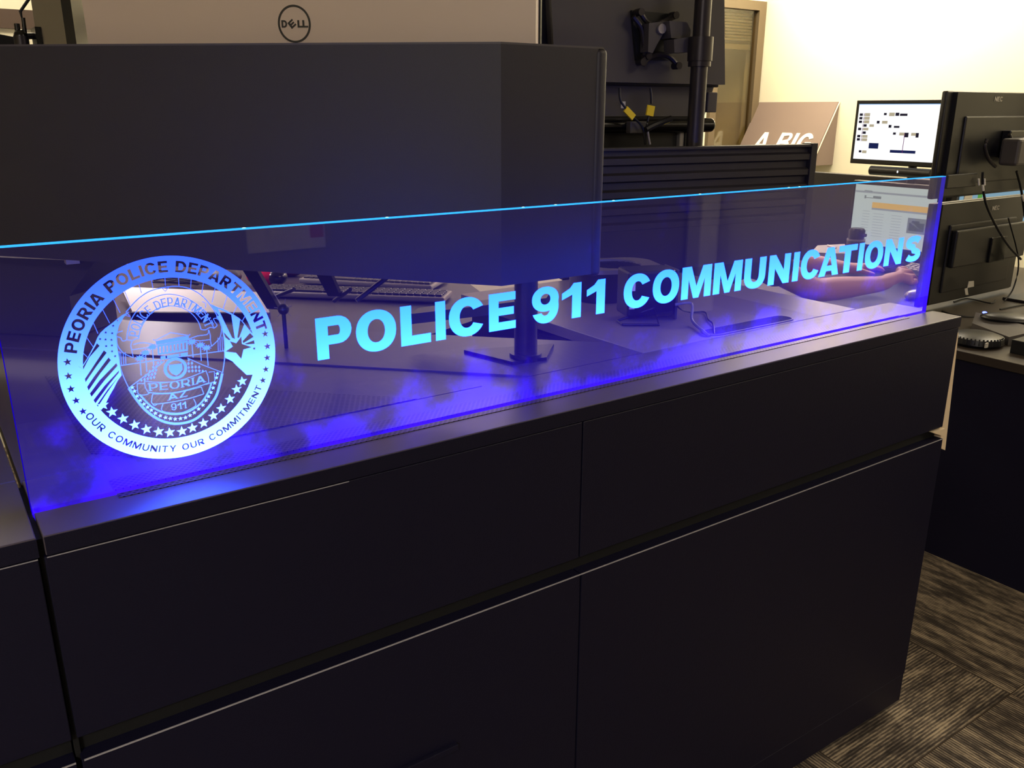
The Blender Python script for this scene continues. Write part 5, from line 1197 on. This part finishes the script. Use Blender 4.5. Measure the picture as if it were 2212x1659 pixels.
shirt = skin('shirt', [[('a', pel+Vector((0, 0, .02)), .142), ('b', pel+Vector((.04, 0, .16)), .140), ('c', Vector((2.42, 2.27, .90)), .162), ('d', neck+Vector((-.01, 0, -.03)), .075)],
                       [('c', None, 0), ('e', sh_r, .078), ('f', sh_r.lerp(el, .45), .072), ('f2', sh_r.lerp(el, .62), .070)], [('c', None, 0), ('g', sh_l, .078), ('h', sh_l.lerp(ell, .45), .070), ('h2', sh_l.lerp(ell, .62), .067)]], 'cloth', per, 0, 2, rl) if True else None
skin('trousers', [[('a', pel+Vector((0, 0, .04)), .145), ('b', pel, .146)], [('b', None, 0), ('c', pel+Vector((.06, -.10, -.02)), .100), ('d', pel+Vector((.50, -.12, -.02)), .073), ('e', pel+Vector((.50, -.12, -.22)), .066), ('f', pel+Vector((.48, -.12, -.43)), .056)],
                  [('b', None, 0), ('g', pel+Vector((.06, .10, -.02)), .100), ('h', pel+Vector((.50, .12, -.02)), .073), ('i', pel+Vector((.50, .12, -.22)), .066), ('j', pel+Vector((.48, .12, -.43)), .056)]], 'cloth', per, 0, 2, rl)
mb = MB(); mb.sph(head+Vector((-.018, 0, .062)), (.098, .090, .088), 28); mb.build('hair', 'hair', per, smooth=True)
mb = MB(); mb.sph(head+Vector((.086, 0, .012)), (.018, .012, .022), 14); mb.sph(head+Vector((.0, .088, .01)), (.014, .008, .026), 12); mb.sph(head+Vector((.0, -.088, .01)), (.014, .008, .026), 12); mb.build('nose_and_ears', 'skin', per, smooth=True)
mb = MB(); mb.sph(head+Vector((.078, .03, .035)), (.008, .013, .007), 12); mb.sph(head+Vector((.078, -.03, .035)), (.008, .013, .007), 12); mb.build('eyes', 'white', per, smooth=True)
mb = MB(); mb.sph(head+Vector((.078, 0, -.03)), (.008, .022, .006), 12); mb.build('lips', 'maroon', per, smooth=True)
# office chair
ch = thing('office_chair', 'dark grey office chair under the seated person', 'chair', (2.23, 2.28, 0))
mb = MB(); mb.box(2.03, 2.56, 2.04, 2.52, .36, .425, .025, 3); mb.build('seat', 'greyp', ch, smooth=True)
mb = MB(); mb.box(1.98, 2.03, 2.06, 2.50, .5, 1.0, .02, 3); mb.build('backrest', 'greyp', ch, smooth=True)
mb = MB(); mb.cyl((2.28, 2.28, .08), (2.28, 2.28, .37), .028); mb.build('gas_lift', 'metal', ch, smooth=True)
mb = MB(); mb.box(2.0, 2.03, 2.23, 2.33, .39, .6); mb.build('back_bracket', 'metal', ch)
for k in range(5):
    an = R(72*k); e_ = Vector((2.28+math.cos(an)*.3, 2.28+math.sin(an)*.3, .07)); mb = MB(); mb.cyl((2.28, 2.28, .1), e_, .022, .015); mb.build('leg', 'metal', ch)
    mb = MB(); mb.cyl(e_+Vector((0, -.02, -.04)), e_+Vector((0, .02, -.04)), .03); mb.build('castor', 'blackp', ch, smooth=True)
for s_ in (-1,):
    mb = MB(); a = pyy(1815, 652, 1.90); mb.box(2.30, 2.56, 1.99, 2.04, .60, .63, .01); mb.cyl((2.4, 2.02, .38), (2.4, 2.02, .6), .014); mb.build('armrest', 'blackp', ch)
